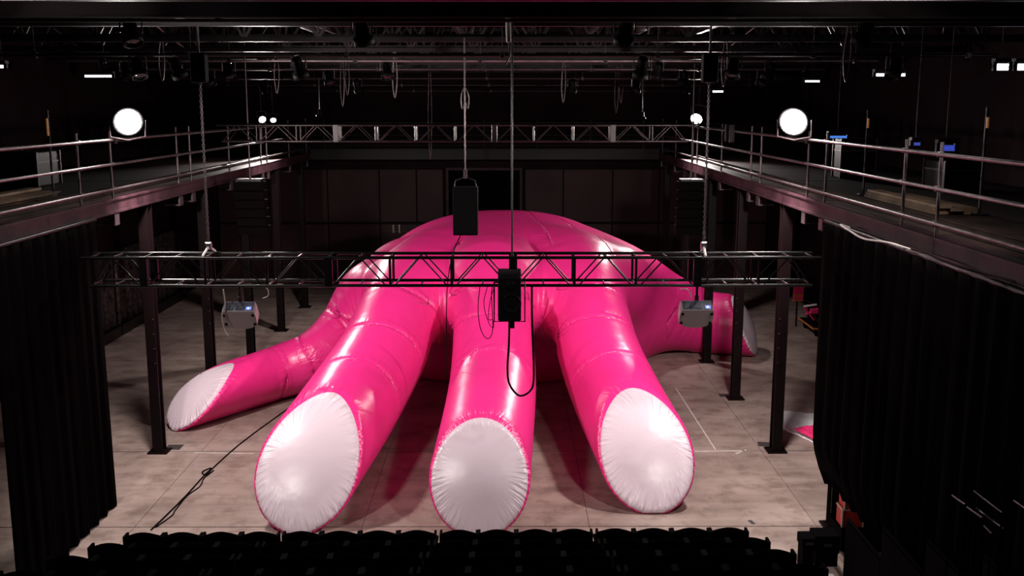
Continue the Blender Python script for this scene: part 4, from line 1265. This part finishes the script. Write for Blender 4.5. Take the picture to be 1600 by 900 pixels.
MB().cbox((a.x, ty0 + .22, b.z), (b.x, ty0 + .34, a.z), .02).build('seat', 'pink_cloth', crm)

# wall rails on the end wall
for (x0, x1, lab) in ((614, 660, 'pair of thin wall pipes on the end wall beside the palm, little finger side'), (878, 905, 'pair of thin wall pipes on the end wall beside the palm, thumb side')):
    a = at_y(x0, 353, YB - .14); b = at_y(x1, 353, YB - .14)
    t = thing('wall_pipe', lab, 'pipe', a)
    for dz in (0, -.22):
        MB().tube((a.x, YB - .14, a.z + dz), (b.x, YB - .14, a.z + dz), .02, 8).build('pipe', 'worn_steel', t)
    for xx in (a.x + .02, a.x + .25):
        MB().box((xx - .03, YB - .16, a.z - .27), (xx + .03, YB - .092, a.z + .05)).build('bracket', 'pipe_steel', t)

# cables sagging below the gallery edge and hung from the roof
cable('gallery_cable', [(CR - .125, at_x(1305, 347, XD2 - .12).y, GZ0 + .01), at_x(1313, 351, XD2 - .12), at_x(1328, 361, XD2 - .12), at_x(1350, 373, XD2 - .12), at_x(1388, 379, XD2 - .12), (CR - .125, at_x(1396, 379, XD2 - .12).y, GZ0 + .01)], 0.014, 'pale cable sagging below the gallery edge beam, first span', 'tape_white')
cable('gallery_cable', [(CR - .125, at_x(1410, 390, XD2 - .12).y, GZ0 + .01), at_x(1418, 391, XD2 - .12), at_x(1450, 400, XD2 - .12), at_x(1485, 417, XD2 - .12), at_x(1535, 431, XD2 - .12), (CR - .125, at_x(1545, 431, XD2 - .12).y, GZ0 + .01)], 0.010, 'pale cable sagging below the gallery edge beam, span toward the seating', 'worn_steel')
loops = sorted([(535, 27.8, 1.3), (543, 27.8, 1.0), (617, 24.0, 1.1), (880, 27.8, 1.2), (963, 31.6, 1.5), (970, 31.6, 1.2), (671, 31.6, 2.9), (433, 24.0, 1.0), (1130, 20.2, .9), (1320, 16.3, .9), (255, 20.2, .8)])
for k, (px, y, ln) in enumerate(loops):
    x = at_y(px, 150, y).x; z1 = 8.27
    pts = [(x, y, z1), (x - .05, y, z1 - ln * .6), (x, y, z1 - ln), (x + .06, y, z1 - ln * .6), (x + .04, y, z1)]
    o = MB().path(catmull(pts, 6), .014, 5).build('cable_loop', 'worn_steel')
    tag(o, 'loop of grey cable dangling from a roof truss, %s counted from the little finger side' % ORD[k], 'cable', 'dangling cable loops')


# planks and cases left lying on the galleries
for (x0, y0, ln, lab) in ((6.5, 15.6, 3.1, 'stack of brown planks lying on the thumb side gallery'), (-9.0, 16.4, 2.8, 'stack of brown planks lying on the little finger side gallery')):
    t = thing('plank_stack', lab, 'planks', (x0, y0, GZ1))
    for k in range(7):
        z = GZ1 + 0.001 + 0.046 * (k // 3); x = x0 + 0.24 * (k % 3) + 0.03 * (k // 3)
        MB().box((x, y0 + 0.1 * (k % 2), z), (x + 0.22, y0 + ln - 0.15 * (k % 3), z + 0.044)).build('plank', 'plank_wood', t)
for (x0, y0, w, d, h, lab) in ((8.3, 19.5, .7, 1.0, .6, 'black flight case on the thumb side gallery behind the planks'), (-10.4, 21.0, .8, 1.1, .7, 'black flight case on the little finger side gallery'), (7.6, 23.5, .8, .6, .9, 'tall black flight case far along the thumb side gallery')):
    t = thing('flight_case', lab, 'case', (x0, y0, GZ1))
    MB().cbox((x0, y0, GZ1 + .001), (x0 + w, y0 + d, GZ1 + h), .02).build('body', 'column_paint', t)
    for xx in (x0, x0 + w):
        for yy in (y0, y0 + d):
            MB().box((xx - .02, yy - .02, GZ1 + .001), (xx + .02, yy + .02, GZ1 + h + .01)).build('edge_trim', 'worn_steel', t)
    MB().box((x0 - .01, y0 - .01, GZ1 + h * .68), (x0 + w + .01, y0 + d + .01, GZ1 + h * .68 + .03)).build('lid_trim', 'worn_steel', t)
